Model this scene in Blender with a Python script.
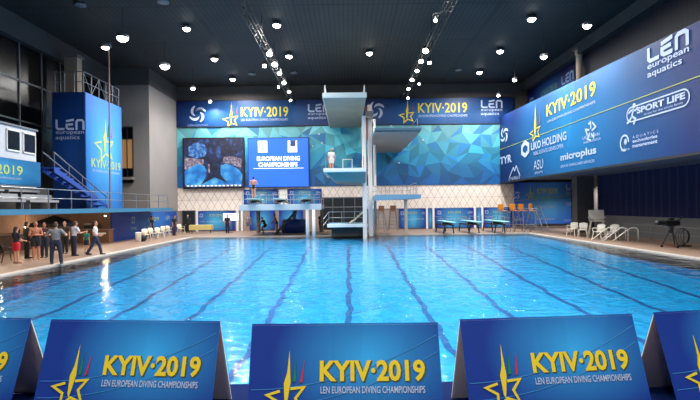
import bpy, bmesh, math, random
from mathutils import Vector, Matrix, Euler

# ------------------------------------------------------------------ scene
for o in list(bpy.data.objects):
    bpy.data.objects.remove(o, do_unlink=True)
SC = bpy.context.scene
COL = SC.collection
random.seed(7)

F, CX, CY, HC = 467.0, 348.0, 206.0, 2.35      # focal (px), principal point, eye height
ROLL = 0.012

cam_data = bpy.data.cameras.new('camera')
cam = bpy.data.objects.new('camera', cam_data)
COL.objects.link(cam)
cam_data.sensor_width = 36.0
cam_data.lens = F / 700 * 36
cam_data.shift_x = (350 - CX) / 700
cam_data.shift_y = (CY - 200) / 700
cam_data.clip_start = 0.05
cam_data.clip_end = 300
cam.matrix_world = Matrix.Translation((0, 0, HC)) @ Matrix.Rotation(math.pi / 2, 4, 'X') @ Matrix.Rotation(-ROLL, 4, 'Z')
SC.camera = cam

SC.view_settings.view_transform = 'Standard'
SC.view_settings.look = 'None'
SC.view_settings.gamma = 1
SC.view_settings.use_curve_mapping = False
SC.view_settings.exposure = 0.0
SC.cycles.caustics_reflective = False
SC.cycles.caustics_refractive = False
SC.cycles.max_bounces = 6
SC.cycles.sample_clamp_indirect = 4

wd = bpy.data.worlds.new('world'); SC.world = wd; wd.use_nodes = True
wd.node_tree.nodes['Background'].inputs[0].default_value = (0.25, 0.32, 0.42, 1)
wd.node_tree.nodes['Background'].inputs[1].default_value = 0.0

LAMP_W = 620      # each ceiling lamp
FLOOD_W = 300     # each side flood
TRUSS_W = 130      # each spot on the trusses
BAR_W = 60         # pendants under the balcony

def unroll(px, py):
    dx, dy = px - CX, CY - py
    return dx + dy * ROLL, dy - dx * ROLL
def at(px, py, d):
    u, v = unroll(px, py)
    return Vector((u * d / F, d, HC + v * d / F))
def ground(px, py, z=0.0):
    u, v = unroll(px, py)
    d = F * (z - HC) / v
    return Vector((u * d / F, d, z))

# ------------------------------------------------------------------ materials
PI_ = math.pi
def lin(c):
    f = lambda x: x / 12.92 if x <= 0.04045 else ((x + 0.055) / 1.055) ** 2.4
    return tuple(f(v / 255) for v in c[:3]) + (1,)
MATS = {}
def mat(name, rgb, rough=0.6, metal=0.0, emit=0.0, noise=0.0, nscale=4.0, spec=0.5):
    if name in MATS: return MATS[name]
    m = bpy.data.materials.new(name); m.use_nodes = True
    nt = m.node_tree; b = nt.nodes['Principled BSDF']
    b.inputs['Base Color'].default_value = lin(rgb)
    b.inputs['Roughness'].default_value = rough
    b.inputs['Metallic'].default_value = metal
    b.inputs['Specular IOR Level'].default_value = spec
    if emit:
        b.inputs['Emission Color'].default_value = lin(rgb)
        b.inputs['Emission Strength'].default_value = emit
    if noise:
        tc = nt.nodes.new('ShaderNodeTexCoord')
        n = nt.nodes.new('ShaderNodeTexNoise'); n.inputs['Scale'].default_value = nscale
        n.inputs['Detail'].default_value = 5
        r = nt.nodes.new('ShaderNodeMapRange')
        r.inputs['From Min'].default_value = 0.3; r.inputs['From Max'].default_value = 0.7
        r.inputs['To Min'].default_value = 1 - noise; r.inputs['To Max'].default_value = 1 + noise
        x = nt.nodes.new('ShaderNodeMixRGB'); x.blend_type = 'MULTIPLY'; x.inputs[0].default_value = 1
        x.inputs[1].default_value = lin(rgb)
        nt.links.new(tc.outputs['Object'], n.inputs['Vector'])
        nt.links.new(n.outputs['Fac'], r.inputs['Value'])
        nt.links.new(r.outputs[0], x.inputs[2])
        nt.links.new(x.outputs[0], b.inputs['Base Color'])
    MATS[name] = m
    return m

def print_mat(name, edge, centre, cx, cz, rx, rz, pw=1.0, facet=0.12, fs=0.6, rough=0.45):
    """Printed vinyl: a bright burst on a deep ground with faint slanting facets (object space)."""
    m = bpy.data.materials.new(name); m.use_nodes = True
    nt = m.node_tree; L = nt.links; b = nt.nodes['Principled BSDF']
    b.inputs['Roughness'].default_value = rough
    b.inputs['Specular IOR Level'].default_value = 0.3
    tc = nt.nodes.new('ShaderNodeTexCoord')
    mp = nt.nodes.new('ShaderNodeMapping')
    mp.inputs['Location'].default_value = (-cx / rx, 0, -cz / rz)
    mp.inputs['Scale'].default_value = (1 / rx, 0, 1 / rz)
    ln = nt.nodes.new('ShaderNodeVectorMath'); ln.operation = 'LENGTH'
    L.new(tc.outputs['Object'], mp.inputs['Vector']); L.new(mp.outputs[0], ln.inputs[0])
    rp = nt.nodes.new('ShaderNodeValToRGB')
    rp.color_ramp.elements[0].color = lin(centre); rp.color_ramp.elements[0].position = 0.0
    rp.color_ramp.elements[1].color = lin(edge); rp.color_ramp.elements[1].position = 1.0
    mid = rp.color_ramp.elements.new(0.5)
    mid.color = tuple((a * 0.42 + c * 0.58) for a, c in zip(lin(centre), lin(edge)))
    L.new(ln.outputs['Value'], rp.inputs[0])
    mp2 = nt.nodes.new('ShaderNodeMapping'); mp2.inputs['Rotation'].default_value = (0, 0.6, 0)
    mp2.inputs['Scale'].default_value = (fs, 0.01, fs * 0.45)
    vo = nt.nodes.new('ShaderNodeTexVoronoi'); vo.inputs['Scale'].default_value = 1.0
    L.new(tc.outputs['Object'], mp2.inputs['Vector']); L.new(mp2.outputs[0], vo.inputs['Vector'])
    bw = nt.nodes.new('ShaderNodeRGBToBW'); L.new(vo.outputs['Color'], bw.inputs[0])
    mr = nt.nodes.new('ShaderNodeMapRange'); mr.inputs['To Min'].default_value = 1 - facet; mr.inputs['To Max'].default_value = 1 + facet
    L.new(bw.outputs[0], mr.inputs['Value'])
    mx = nt.nodes.new('ShaderNodeMixRGB'); mx.blend_type = 'MULTIPLY'; mx.inputs[0].default_value = 1
    L.new(rp.outputs[0], mx.inputs[1]); L.new(mr.outputs[0], mx.inputs[2])
    L.new(mx.outputs[0], b.inputs['Base Color'])
    return m

def line_node(nt, tc, nvec, spacing, width):
    L = nt.links
    d = nt.nodes.new('ShaderNodeVectorMath'); d.operation = 'DOT_PRODUCT'
    d.inputs[1].default_value = tuple(c / spacing for c in nvec)
    L.new(tc.outputs['Object'], d.inputs[0])
    f = nt.nodes.new('ShaderNodeMath'); f.operation = 'FRACT'; L.new(d.outputs['Value'], f.inputs[0])
    s = nt.nodes.new('ShaderNodeMath'); s.operation = 'SUBTRACT'; s.inputs[1].default_value = 0.5; L.new(f.outputs[0], s.inputs[0])
    a = nt.nodes.new('ShaderNodeMath'); a.operation = 'ABSOLUTE'; L.new(s.outputs[0], a.inputs[0])
    c = nt.nodes.new('ShaderNodeMath'); c.operation = 'LESS_THAN'; c.inputs[1].default_value = width / spacing / 2; L.new(a.outputs[0], c.inputs[0])
    return c
def lined_mat(name, base, line, dirs, rough=0.5, noise=0.06, nscale=3):
    m = bpy.data.materials.new(name); m.use_nodes = True
    nt = m.node_tree; L = nt.links; b = nt.nodes['Principled BSDF']; b.inputs['Roughness'].default_value = rough
    tc = nt.nodes.new('ShaderNodeTexCoord')
    prev = None
    for nv, sp, w in dirs:
        c = line_node(nt, tc, nv, sp, w)
        if prev is None: prev = c
        else:
            mx = nt.nodes.new('ShaderNodeMath'); mx.operation = 'MAXIMUM'
            L.new(prev.outputs[0], mx.inputs[0]); L.new(c.outputs[0], mx.inputs[1]); prev = mx
    n = nt.nodes.new('ShaderNodeTexNoise'); n.inputs['Scale'].default_value = nscale; n.inputs['Detail'].default_value = 4
    L.new(tc.outputs['Object'], n.inputs['Vector'])
    r = nt.nodes.new('ShaderNodeMapRange'); r.inputs['From Min'].default_value = .3; r.inputs['From Max'].default_value = .7
    r.inputs['To Min'].default_value = 1 - noise; r.inputs['To Max'].default_value = 1 + noise
    L.new(n.outputs['Fac'], r.inputs['Value'])
    mix = nt.nodes.new('ShaderNodeMixRGB'); mix.inputs[1].default_value = lin(base); mix.inputs[2].default_value = lin(line)
    L.new(prev.outputs[0], mix.inputs[0])
    mm = nt.nodes.new('ShaderNodeMixRGB'); mm.blend_type = 'MULTIPLY'; mm.inputs[0].default_value = 1
    L.new(mix.outputs[0], mm.inputs[1]); L.new(r.outputs[0], mm.inputs[2]); L.new(mm.outputs[0], b.inputs['Base Color'])
    return m

def water_mat():
    m = bpy.data.materials.new('pool_water'); m.use_nodes = True
    nt = m.node_tree; L = nt.links
    for n in list(nt.nodes): nt.nodes.remove(n)
    out = nt.nodes.new('ShaderNodeOutputMaterial')
    tc = nt.nodes.new('ShaderNodeTexCoord')
    n1 = nt.nodes.new('ShaderNodeTexNoise'); n1.inputs['Scale'].default_value = 1.5; n1.inputs['Detail'].default_value = 4; n1.inputs['Distortion'].default_value = 0.6
    n2 = nt.nodes.new('ShaderNodeTexNoise'); n2.inputs['Scale'].default_value = 5.5; n2.inputs['Detail'].default_value = 3
    L.new(tc.outputs['Object'], n1.inputs['Vector']); L.new(tc.outputs['Object'], n2.inputs['Vector'])
    ad = nt.nodes.new('ShaderNodeMath'); ad.operation = 'MULTIPLY_ADD'; ad.inputs[1].default_value = 0.22
    L.new(n2.outputs['Fac'], ad.inputs[0]); L.new(n1.outputs['Fac'], ad.inputs[2])
    bp = nt.nodes.new('ShaderNodeBump'); bp.inputs['Strength'].default_value = 1.0; bp.inputs['Distance'].default_value = 0.045
    L.new(ad.outputs[0], bp.inputs['Height'])
    fr = nt.nodes.new('ShaderNodeFresnel'); fr.inputs['IOR'].default_value = 1.33; L.new(bp.outputs[0], fr.inputs['Normal'])
    tr = nt.nodes.new('ShaderNodeBsdfTransparent'); tr.inputs[0].default_value = (0.58, 0.93, 1.0, 1)
    gl = nt.nodes.new('ShaderNodeBsdfGlossy'); gl.inputs['Roughness'].default_value = 0.03; L.new(bp.outputs[0], gl.inputs['Normal'])
    gl.inputs['Color'].default_value = (1, 1, 1, 1)
    mx = nt.nodes.new('ShaderNodeMixShader')
    L.new(fr.outputs[0], mx.inputs[0]); L.new(tr.outputs[0], mx.inputs[1]); L.new(gl.outputs[0], mx.inputs[2])
    L.new(mx.outputs[0], out.inputs['Surface'])
    return m

WHITE = mat('white_paint', (236, 236, 232), 0.45)
PLASTIC = mat('white_plastic', (222, 216, 204), 0.4)
CREAM = mat('cream_plastic', (226, 214, 188), 0.45)
STEEL = mat('steel', (170, 175, 180), 0.3, 0.9)
GREYM = mat('grey_metal', (120, 124, 130), 0.45, 0.4)
DARKM = mat('dark_metal', (20, 20, 22), 0.6, 0.0)
BLACK = mat('black_plastic', (18, 18, 20), 0.5)
CONC = mat('concrete', (122, 116, 112), 0.85, noise=0.12, nscale=0.7)
CONCD = mat('dark_concrete', (78, 74, 72), 0.85, noise=0.12, nscale=0.7)
CONCL = mat('pale_concrete', (208, 200, 190), 0.7, noise=0.06, nscale=1.2)
BLUEP = mat('blue_paint', (100, 144, 172), 0.5)
SLABW = mat('platform_edge', (214, 226, 226), 0.5)
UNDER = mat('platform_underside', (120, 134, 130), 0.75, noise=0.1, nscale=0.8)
YEL = mat('yellow_print', (222, 200, 44), 0.5)
YELD = mat('pale_print', (190, 205, 110), 0.5)
GRNP = mat('green_print', (24, 125, 70), 0.5)
REDP = mat('red_print', (190, 40, 60), 0.5)
WPRT = mat('white_print', (178, 192, 220), 0.5)
WPRD = mat('faint_print', (120, 150, 200), 0.5)
LAMPM = mat('lamp_glow', (255, 250, 240), 0.5, emit=22)
WARML = mat('warm_glow', (255, 226, 180), 0.5, emit=9)
WOOD = mat('brown_wood', (120, 82, 58), 0.6, noise=0.15, nscale=3)
ORANGE = mat('orange_plastic', (214, 140, 40), 0.5)
CLOTHY = mat('yellow_cloth', (206, 190, 120), 0.8)
CARD = mat('pale_card', (246, 238, 230), 0.8)

# ------------------------------------------------------------------ mesh helpers
class MB:
    def __init__(s): s.v = []; s.f = []
    def add(s, vs, fs):
        n = len(s.v); s.v += [tuple(p) for p in vs]; s.f += [tuple(i + n for i in f) for f in fs]; return s
    def box(s, x0, x1, y0, y1, z0, z1, M=None):
        vs = [Vector((x, y, z)) for z in (z0, z1) for y in (y0, y1) for x in (x0, x1)]
        if M is not None: vs = [M @ p for p in vs]
        return s.add(vs, [(0, 2, 3, 1), (4, 5, 7, 6), (0, 1, 5, 4), (2, 6, 7, 3), (0, 4, 6, 2), (1, 3, 7, 5)])
    def tube(s, p0, p1, r, r2=None, n=8):
        p0, p1 = Vector(p0), Vector(p1); r2 = r if r2 is None else r2
        d = (p1 - p0).normalized(); a = d.orthogonal().normalized(); b = d.cross(a)
        vs = []
        for p, q in ((p0, r), (p1, r2)):
            for i in range(n):
                t = 2 * math.pi * i / n; vs.append(p + (a * math.cos(t) + b * math.sin(t)) * q)
        fs = [(i, (i + 1) % n, n + (i + 1) % n, n + i) for i in range(n)] + [tuple(range(n))[::-1], tuple(range(n, 2 * n))]
        return s.add(vs, fs)
    def path(s, pts, r, n=6):
        """one continuous tube along a list of points"""
        pts = [Vector(p) for p in pts]; rings = []
        up = None
        for i, p in enumerate(pts):
            d = (pts[min(i + 1, len(pts) - 1)] - pts[max(i - 1, 0)]).normalized()
            if up is None: up = d.orthogonal().normalized()
            a = (up - d * up.dot(d)).normalized(); up = a; b = d.cross(a)
            rings.append([p + (a * math.cos(2 * math.pi * k / n) + b * math.sin(2 * math.pi * k / n)) * r for k in range(n)])
        vs = [q for g in rings for q in g]
        fs = [(i * n + k, i * n + (k + 1) % n, (i + 1) * n + (k + 1) % n, (i + 1) * n + k) for i in range(len(pts) - 1) for k in range(n)]
        fs += [tuple(range(n))[::-1], tuple(range((len(pts) - 1) * n, len(pts) * n))]
        return s.add(vs, fs)
    def lathe(s, prof, c=(0, 0, 0), n=20, ax='Z', sx=1, sy=1):
        vs = []; c = Vector(c)
        for (r, h) in prof:
            for i in range(n):
                t = 2 * math.pi * i / n
                q = Vector((r * math.cos(t) * sx, r * math.sin(t) * sy, h))
                if ax == 'Y': q = Vector((q.x, q.z, q.y))
                if ax == 'X': q = Vector((q.z, q.x, q.y))
                vs.append(c + q)
        m = len(prof)
        fs = [(j * n + i, j * n + (i + 1) % n, (j + 1) * n + (i + 1) % n, (j + 1) * n + i) for j in range(m - 1) for i in range(n)]
        fs += [tuple(range(n))[::-1], tuple(range((m - 1) * n, m * n))]
        return s.add(vs, fs)
    def ball(s, c, rx, ry=None, rz=None, n=12, m=8):
        ry = rx if ry is None else ry; rz = rx if rz is None else rz
        prof = [(max(1e-4, math.sin(math.pi * j / m)), -math.cos(math.pi * j / m)) for j in range(m + 1)]
        c = Vector(c); vs = []
        for (r, h) in prof:
            for i in range(n):
                t = 2 * math.pi * i / n
                vs.append(c + Vector((r * math.cos(t) * rx, r * math.sin(t) * ry, h * rz)))
        fs = [(j * n + i, j * n + (i + 1) % n, (j + 1) * n + (i + 1) % n, (j + 1) * n + i) for j in range(m) for i in range(n)]
        return s.add(vs, fs)
    def cap(s, p0, p1, r0, r1, n=12, flat=False, sq=1.0):
        """tapered capsule"""
        p0, p1 = Vector(p0), Vector(p1); d = p1 - p0; Ln = d.length; d.normalize()
        a = Vector((1, 0, 0)); a = (a - d * a.dot(d))
        a = d.orthogonal().normalized() if a.length < .1 else a.normalized(); b = d.cross(a)
        prof = []
        if flat: prof = [(r0, 0), (r1, Ln)]
        else:
            for j in range(5): t = math.pi / 2 * (j / 4); prof.append((max(1e-4, r0 * math.sin(t)), -r0 * math.cos(t)))
            for j in range(5): t = math.pi / 2 * (j / 4); prof.append((max(1e-4, r1 * math.cos(t)), Ln + r1 * math.sin(t)))
        vs = [p0 + d * h + (a * math.cos(2 * math.pi * i / n) + b * math.sin(2 * math.pi * i / n) * sq) * r for (r, h) in prof for i in range(n)]
        m = len(prof)
        fs = [(j * n + i, j * n + (i + 1) % n, (j + 1) * n + (i + 1) % n, (j + 1) * n + i) for j in range(m - 1) for i in range(n)]
        fs += [tuple(range(n))[::-1], tuple(range((m - 1) * n, m * n))]
        return s.add(vs, fs)
    def poly(s, pts, y0, y1):
        """prism from an outline in the XZ plane"""
        n = len(pts)
        vs = [(x, y0, z) for x, z in pts] + [(x, y1, z) for x, z in pts]
        return s.add(vs, [tuple(range(n)), tuple(range(n, 2 * n))[::-1]] + [(i, n + i, n + (i + 1) % n, (i + 1) % n) for i in range(n)])
    def ribbon(s, pts, w, y0, y1, closed=False):
        """flat stroke in the XZ plane, mitred"""
        P = [Vector((a, b)) for a, b in pts]; n = len(P); Lf, Rt = [], []
        for i in range(n):
            if closed: a, b = P[i] - P[i - 1], P[(i + 1) % n] - P[i]
            else: a = P[i] - P[max(i - 1, 0)]; b = P[min(i + 1, n - 1)] - P[i]
            if a.length < 1e-9: a = b
            if b.length < 1e-9: b = a
            a = a.normalized(); b = b.normalized(); t = (a + b)
            t = a if t.length < 1e-6 else t.normalized()
            nn = Vector((-t.y, t.x)); k = min(1 / max(0.35, nn.dot(Vector((-a.y, a.x)))), 2.2)
            Lf.append(P[i] + nn * w / 2 * k); Rt.append(P[i] - nn * w / 2 * k)
        m = n if closed else n - 1
        vs = []
        for i in range(n):
            vs += [(Lf[i].x, y0, Lf[i].y), (Rt[i].x, y0, Rt[i].y), (Lf[i].x, y1, Lf[i].y), (Rt[i].x, y1, Rt[i].y)]
        fs = []
        for i in range(m):
            a, b = 4 * i, 4 * ((i + 1) % n)
            fs += [(a, a + 1, b + 1, b), (a + 2, b + 2, b + 3, a + 3), (a, b, b + 2, a + 2), (a + 1, a + 3, b + 3, b + 1)]
        if not closed: fs += [(0, 2, 3, 1), (4 * n - 4, 4 * n - 3, 4 * n - 1, 4 * n - 2)]
        return s.add(vs, fs)
    def mesh(s, name):
        me = bpy.data.meshes.new(name); me.from_pydata(s.v, [], s.f)
        bm = bmesh.new(); bm.from_mesh(me); bmesh.ops.recalc_face_normals(bm, faces=bm.faces); bm.to_mesh(me); bm.free()
        return me
    def build(s, name, m, parent=None, smooth=False, bevel=0):
        me = s.mesh(name)
        if bevel:
            bm = bmesh.new(); bm.from_mesh(me)
            bmesh.ops.bevel(bm, geom=[e for e in bm.edges if len(e.link_faces) == 2 and e.calc_face_angle(0) > 0.5], offset=bevel, segments=2, affect='EDGES', profile=0.6)
            bm.to_mesh(me); bm.free()
        me.materials.append(m)
        if smooth:
            for p in me.polygons: p.use_smooth = True
        o = bpy.data.objects.new(name, me); COL.objects.link(o)
        if parent is not None: o.parent = parent
        return o
    def remesh(s, name, m, parent, vox=0.012):
        me = s.mesh(name); me.materials.append(m)
        o = bpy.data.objects.new(name, me); COL.objects.link(o)
        md = o.modifiers.new('r', 'REMESH'); md.mode = 'VOXEL'; md.voxel_size = vox; md.use_smooth_shade = True
        sm = o.modifiers.new('s', 'SMOOTH'); sm.factor = 0.5; sm.iterations = 3
        dg = bpy.context.evaluated_depsgraph_get(); dg.update()
        new = bpy.data.meshes.new_from_object(o.evaluated_get(dg))
        o.modifiers.clear(); o.data = new
        for p in new.polygons: p.use_smooth = True
        if not new.materials: new.materials.append(m)
        o.parent = parent
        return o

def tag(o, label=None, cat=None, group=None, kind=None):
    if label: o['label'] = label
    if cat: o['category'] = cat
    if group: o['group'] = group
    if kind: o['kind'] = kind
    return o
def thing(name, label, cat, loc=(0, 0, 0), rz=0.0, group=None):
    o = bpy.data.objects.new(name, None); COL.objects.link(o); o.empty_display_size = 0.1
    o.location = loc; o.rotation_euler = (0, 0, rz)
    return tag(o, label, cat, group)
def struct(o): o['kind'] = 'structure'; return o
def copy_tree(o, parent=None):
    c = o.copy(); COL.objects.link(c); c.parent = parent
    for ch in [x for x in bpy.data.objects if x.parent == o]:
        copy_tree(ch, c)
    return c
def dup(o, loc, rz, label, group=None):
    c = copy_tree(o); c.location = loc; c.rotation_euler = (0, 0, rz); c['label'] = label
    if group: c['group'] = group
    return c

def text(name, s, m, parent, x, z, w=None, h=None, y=-0.012, bold=0.0, align='L', slant=0.0, depth=0.004):
    """lettering lying on the local XZ plane, scaled to width w and height h; x, z = lower left"""
    cu = bpy.data.curves.new(name, 'FONT'); cu.body = s; cu.offset = bold; cu.extrude = 0.0; cu.resolution_u = 3; cu.space_line = 0.95
    t = bpy.data.objects.new(name, cu); COL.objects.link(t)
    dg = bpy.context.evaluated_depsgraph_get(); dg.update()
    me = bpy.data.meshes.new_from_object(t.evaluated_get(dg))
    bpy.data.objects.remove(t); bpy.data.curves.remove(cu)
    xs = [v.co.x for v in me.vertices]; ys = [v.co.y for v in me.vertices]
    x0, x1, y0, y1 = min(xs), max(xs), min(ys), max(ys)
    sx = w / (x1 - x0) if w else h / (y1 - y0); sy = h / (y1 - y0) if h else sx
    for v in me.vertices:
        a = (v.co.x - x0) * sx; b = (v.co.y - y0) * sy
        v.co = Vector((x + a + b * slant, y, z + b))
    me.materials.clear(); me.materials.append(m)
    o = bpy.data.objects.new(name, me); COL.objects.link(o); o.parent = parent
    return o

def len_logo(parent, x, z, h, m=None, sub=True, y=-0.012):
    m = m or WPRT; mb = MB(); k = h if not sub else h * 0.5; zb = z + (h - k)
    q = lambda pts: [(x + a * k, zb + b * k) for a, b in pts]
    w = 0.2 * k; y0, y1 = y - .003, y
    mb.ribbon(q([(0.1, 1.0), (0.1, .25), (.22, .1), (.85, .1)]), w, y0, y1)
    mb.ribbon(q([(1.75, .1), (1.2, .1), (1.06, .22), (1.06, .5), (1.66, .54)]), w, y0, y1)
    mb.ribbon(q([(1.0, .84), (1.75, .98)]), w, y0, y1)
    mb.ribbon(q([(2.0, .0), (2.0, .78), (2.12, .92), (2.5, .92), (2.66, .78), (2.66, .0)]), w, y0, y1)
    mb.build('logo', m, parent)
    if sub: text('lettering', 'european\naquatics', m, parent, x, z, 2.7 * k, h * 0.44, y)
def whirl(parent, x, z, r, m=None, y=-0.012, ax=1.0):
    m = m or WPRT; mb = MB()
    for k in range(4):
        a0 = k * math.pi / 2 + .3; out, inn = [], []
        for j in range(9):
            t = j / 8; a = a0 + t * 2.0
            ro = r * (1.05 - .72 * t); wv = r * .19 * math.sin(math.pi * min(1, t * .9 + .12))
            out.append((x + ax * math.cos(a) * (ro + wv), z + math.sin(a) * (ro + wv)))
            inn.append((x + ax * math.cos(a) * (ro - wv), z + math.sin(a) * (ro - wv)))
        vs = [(a, y, b) for a, b in out] + [(a, y, b) for a, b in inn]
        mb.add(vs, [(j, j + 1, 10 + j, 9 + j) for j in range(8)])
    mb.build('logo', m, parent)
def star(parent, x, z, s, y=-0.012, dim=False, ax=1.0, sp=1.0, w=.14):
    """slanting open star with tall spires, as printed on all the banners; s = star radius"""
    yl = YELD if dim else YEL
    pts = []
    for k in range(10):
        a = math.pi / 2 + k * math.pi / 5 + .2; r = s * (1.0 if k % 2 == 0 else .46)
        if k == 0: continue
        pts.append((x + math.cos(a) * r * 1.05 * ax, z + math.sin(a) * r))
    e = MB().ribbon(pts, s * w, y - .003, y).build('star_emblem', yl, parent)
    q = lambda P: [(x + a * s * ax, z + b * s * (sp if b > .8 else 1)) for a, b in P]
    MB().poly(q([(-.1, -.25), (.0, -.45), (.08, -.05), (.2, .75), (.16, 1.3), (.1, 2.5), (.0, 1.3), (-.16, .7)]), y - .004, y).build('spire', yl, e)
    MB().poly(q([(.32, .75), (.48, .79), (.44, 2.1)]), y - .004, y).build('spire', GRNP, e)
    MB().poly(q([(.7, .7), (.84, .78), (.92, 2.0)]), y - .004, y).build('spire', REDP, e)

# ------------------------------------------------------------------ the hall
PXL, PXR, PYN, PYF = -12.5, 14.5, 6.2, 37.6     # pool
YB, ZC = 46.5, 14.4                             # back wall, ceiling
XL, XR = -20.8, 19.7
deck_m = lined_mat('deck_tiles', (140, 116, 100), (108, 90, 78), [((1, 0, 0), .3, .012), ((0, 1, 0), .3, .012)], .5, .12, .5)
for n, b in (('floor', (XL - 1, PXL - .3, -4, YB)), ('floor', (PXR + .3, XR + 2.6, -4, YB)), ('floor', (PXL - .3, PXR + .3, PYF + .3, YB)), ('floor', (PXL - .3, PXR + .3, -4, PYN - .3))):
    struct(MB().box(b[0], b[1], b[2], b[3], -.4, 0).build(n, deck_m))
cop = mat('coping', (186, 176, 166), .5, noise=.05)
copb = mat('blue_coping', (12, 28, 72), .95, spec=.05)
struct(MB().box(PXL - .3, PXL, PYN, PYF, -.5, 0.004).build('trim_1', cop))
struct(MB().box(PXR, PXR + .3, PYN, PYF, -.5, 0.004).build('trim_2', cop))
struct(MB().box(PXL - .3, PXR + .3, PYF, PYF + .3, -.5, 0.004).build('trim_3', cop))
struct(MB().box(PXL - .3, PXR + .3, PYN - .3, PYN, -.5, 0.004).build('trim_4', copb))

# pool shell: floor shaped to the apparent depth under refraction, shallower at the far end
prof = [(PYN, -1.25), (10, -1.25), (14, -1.15), (16, -1.1), (18, -.98), (20.5, -.85), (23, -.7), (26, -.5), (29, -.34), (33, -.24), (PYF, -.2)]
def floor_z(y):
    for (a, za), (b, zb) in zip(prof, prof[1:]):
        if a <= y <= b: return za + (zb - za) * (y - a) / (b - a)
    return prof[-1][1]
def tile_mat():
    m = bpy.data.materials.new('pool_tile_caustics'); m.use_nodes = True
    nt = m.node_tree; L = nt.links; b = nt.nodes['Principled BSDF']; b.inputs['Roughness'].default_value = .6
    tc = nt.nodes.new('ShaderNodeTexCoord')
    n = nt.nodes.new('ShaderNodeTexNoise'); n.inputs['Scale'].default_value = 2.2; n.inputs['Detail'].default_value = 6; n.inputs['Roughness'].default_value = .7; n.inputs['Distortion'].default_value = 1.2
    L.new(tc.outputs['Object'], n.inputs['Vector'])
    rp = nt.nodes.new('ShaderNodeValToRGB')  # caustic mottling from the water, put into the tile colour
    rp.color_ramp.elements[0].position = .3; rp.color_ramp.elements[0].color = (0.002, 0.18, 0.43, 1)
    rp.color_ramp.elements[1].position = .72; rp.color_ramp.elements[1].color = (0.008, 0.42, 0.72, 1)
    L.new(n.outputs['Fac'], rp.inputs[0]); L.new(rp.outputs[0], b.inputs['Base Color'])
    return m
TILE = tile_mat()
mb = MB(); vs = []
for y, z in prof: vs += [(PXL, y, z), (PXR, y, z)]
mb.add(vs, [(2 * i, 2 * i + 1, 2 * i + 3, 2 * i + 2) for i in range(len(prof) - 1)])
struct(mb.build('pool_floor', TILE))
mb = MB()
for x in (PXL, PXR):
    mb.add([(x, PYN, -2), (x, PYF, -2), (x, PYF, -.06), (x, PYN, -.06)], [(0, 1, 2, 3)])
mb.add([(PXL, PYF, -2), (PXR, PYF, -2), (PXR, PYF, -.06), (PXL, PYF, -.06)], [(0, 1, 2, 3)])
mb.add([(PXL, PYN, -2), (PXR, PYN, -2), (PXR, PYN, -.06), (PXL, PYN, -.06)], [(0, 1, 2, 3)])
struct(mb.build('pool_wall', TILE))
LINEM = mat('lane_tiles', (4, 66, 130), .6, noise=.1, nscale=3)
for k in range(-5, 6):
    x = 2.5 * k; pts = []
    if not (PXL + .3 < x < PXR - .3): continue
    ph = random.random() * 6
    yy = PYN + .8
    while yy < 31: pts.append((x + .045 * math.sin(yy * 2.3 + ph) + .03 * math.sin(yy * 5.1 + ph), yy)); yy += .35  # sideways wobble puts the water's refraction into the line shape
    vs = []
    for a, b in pts:
        z = floor_z(b) + .012; vs += [(a - .095, b, z), (a + .095, b, z)]
    struct(MB().add(vs, [(2 * i, 2 * i + 1, 2 * i + 3, 2 * i + 2) for i in range(len(pts) - 1)]).build('lane_line', LINEM))
w = MB().add([(PXL, PYN, -.06), (PXR, PYN, -.06), (PXR, PYF, -.06), (PXL, PYF, -.06)], [(0, 1, 2, 3)]).build('pool_water', water_mat())
if w.data.polygons[0].normal.z < 0: w.data.flip_normals()
struct(w)

# walls
struct(MB().box(XL - 1.5, XR + 3, YB, YB + .3, 0, ZC).build('wall_back', CONCD))
tri_m = lined_mat('triangle_panels', (238, 226, 216), (176, 158, 146), [((.866, 0, .5), .62, .035), ((-.866, 0, .5), .62, .035), ((0, 0, 1), 1.24, .03)], .6, .05, .8)
struct(MB().box(-16.9, 17, YB - .12, YB, 2.05, 4.35).build('trim_5', tri_m))
struct(MB().box(-16.9, XR + 2.6, YB - .06, YB, 0, 2.05).build('trim_6', mat('back_lower_wall', (150, 140, 135), .7, noise=.1, nscale=1)))
struct(MB().box(XL - .3, XL, -4, 40, 0, ZC).build('wall_left', mat('left_wall', (62, 50, 46), .85, noise=.1, nscale=.5)))
struct(MB().box(XL - 1, -16.9, 39.9, YB, 0, 12.9).build('wall_left_return', mat('grey_render', (132, 126, 122), .85, noise=.06, nscale=.4)))
struct(MB().box(XL - 1, -16.9, 39.95, YB, 12.9, ZC).build('wall_left_upper', CONCD))
struct(MB().box(XR, XR + .25, -4, 38.2, 0, 1.4).build('wall_right', mat('right_low_wall', (112, 110, 108), .8, noise=.08, nscale=.8)))
struct(MB().box(XR + 2.4, XR + 2.7, -4, YB, 0, 4.6).build('wall_right_far', CONCD))
struct(MB().box(18.35, XR, 37.4, 38.2, 0, 4.5).build('wall_right_pier', mat('pier_grey', (88, 84, 84), .8, noise=.1)))
NAVY = lined_mat('navy_louvres', (14, 20, 44), (6, 9, 24), [((0, 1, 0), .4, .08)], .6, .1, .5)
struct(MB().box(18.0, 18.2, -4, YB, 4.5, ZC).build('wall_right_upper', NAVY))
struct(MB().box(15.3, XR + 2.35, -4, 41.5, 4.5, 4.62).build('ceiling_right_gallery', mat('gallery_soffit', (70, 78, 96), .8)))
struct(MB().box(XL, XR + 3, -4.3, -4, 0, ZC).build('wall_front', CONCD))
ceil_m = lined_mat('ceiling_grid', (46, 48, 48), (18, 19, 20), [((1, 0, 0), .3, .07), ((0, 1, 0), .3, .07), ((0, 1, 0), 6.2, .12), ((1, 0, 0), 6.2, .12)], .7, .2, .4)
struct(MB().box(XL - 1.5, XR + 3, -4.3, YB + .3, ZC, ZC + .3).build('ceiling', ceil_m))
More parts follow.
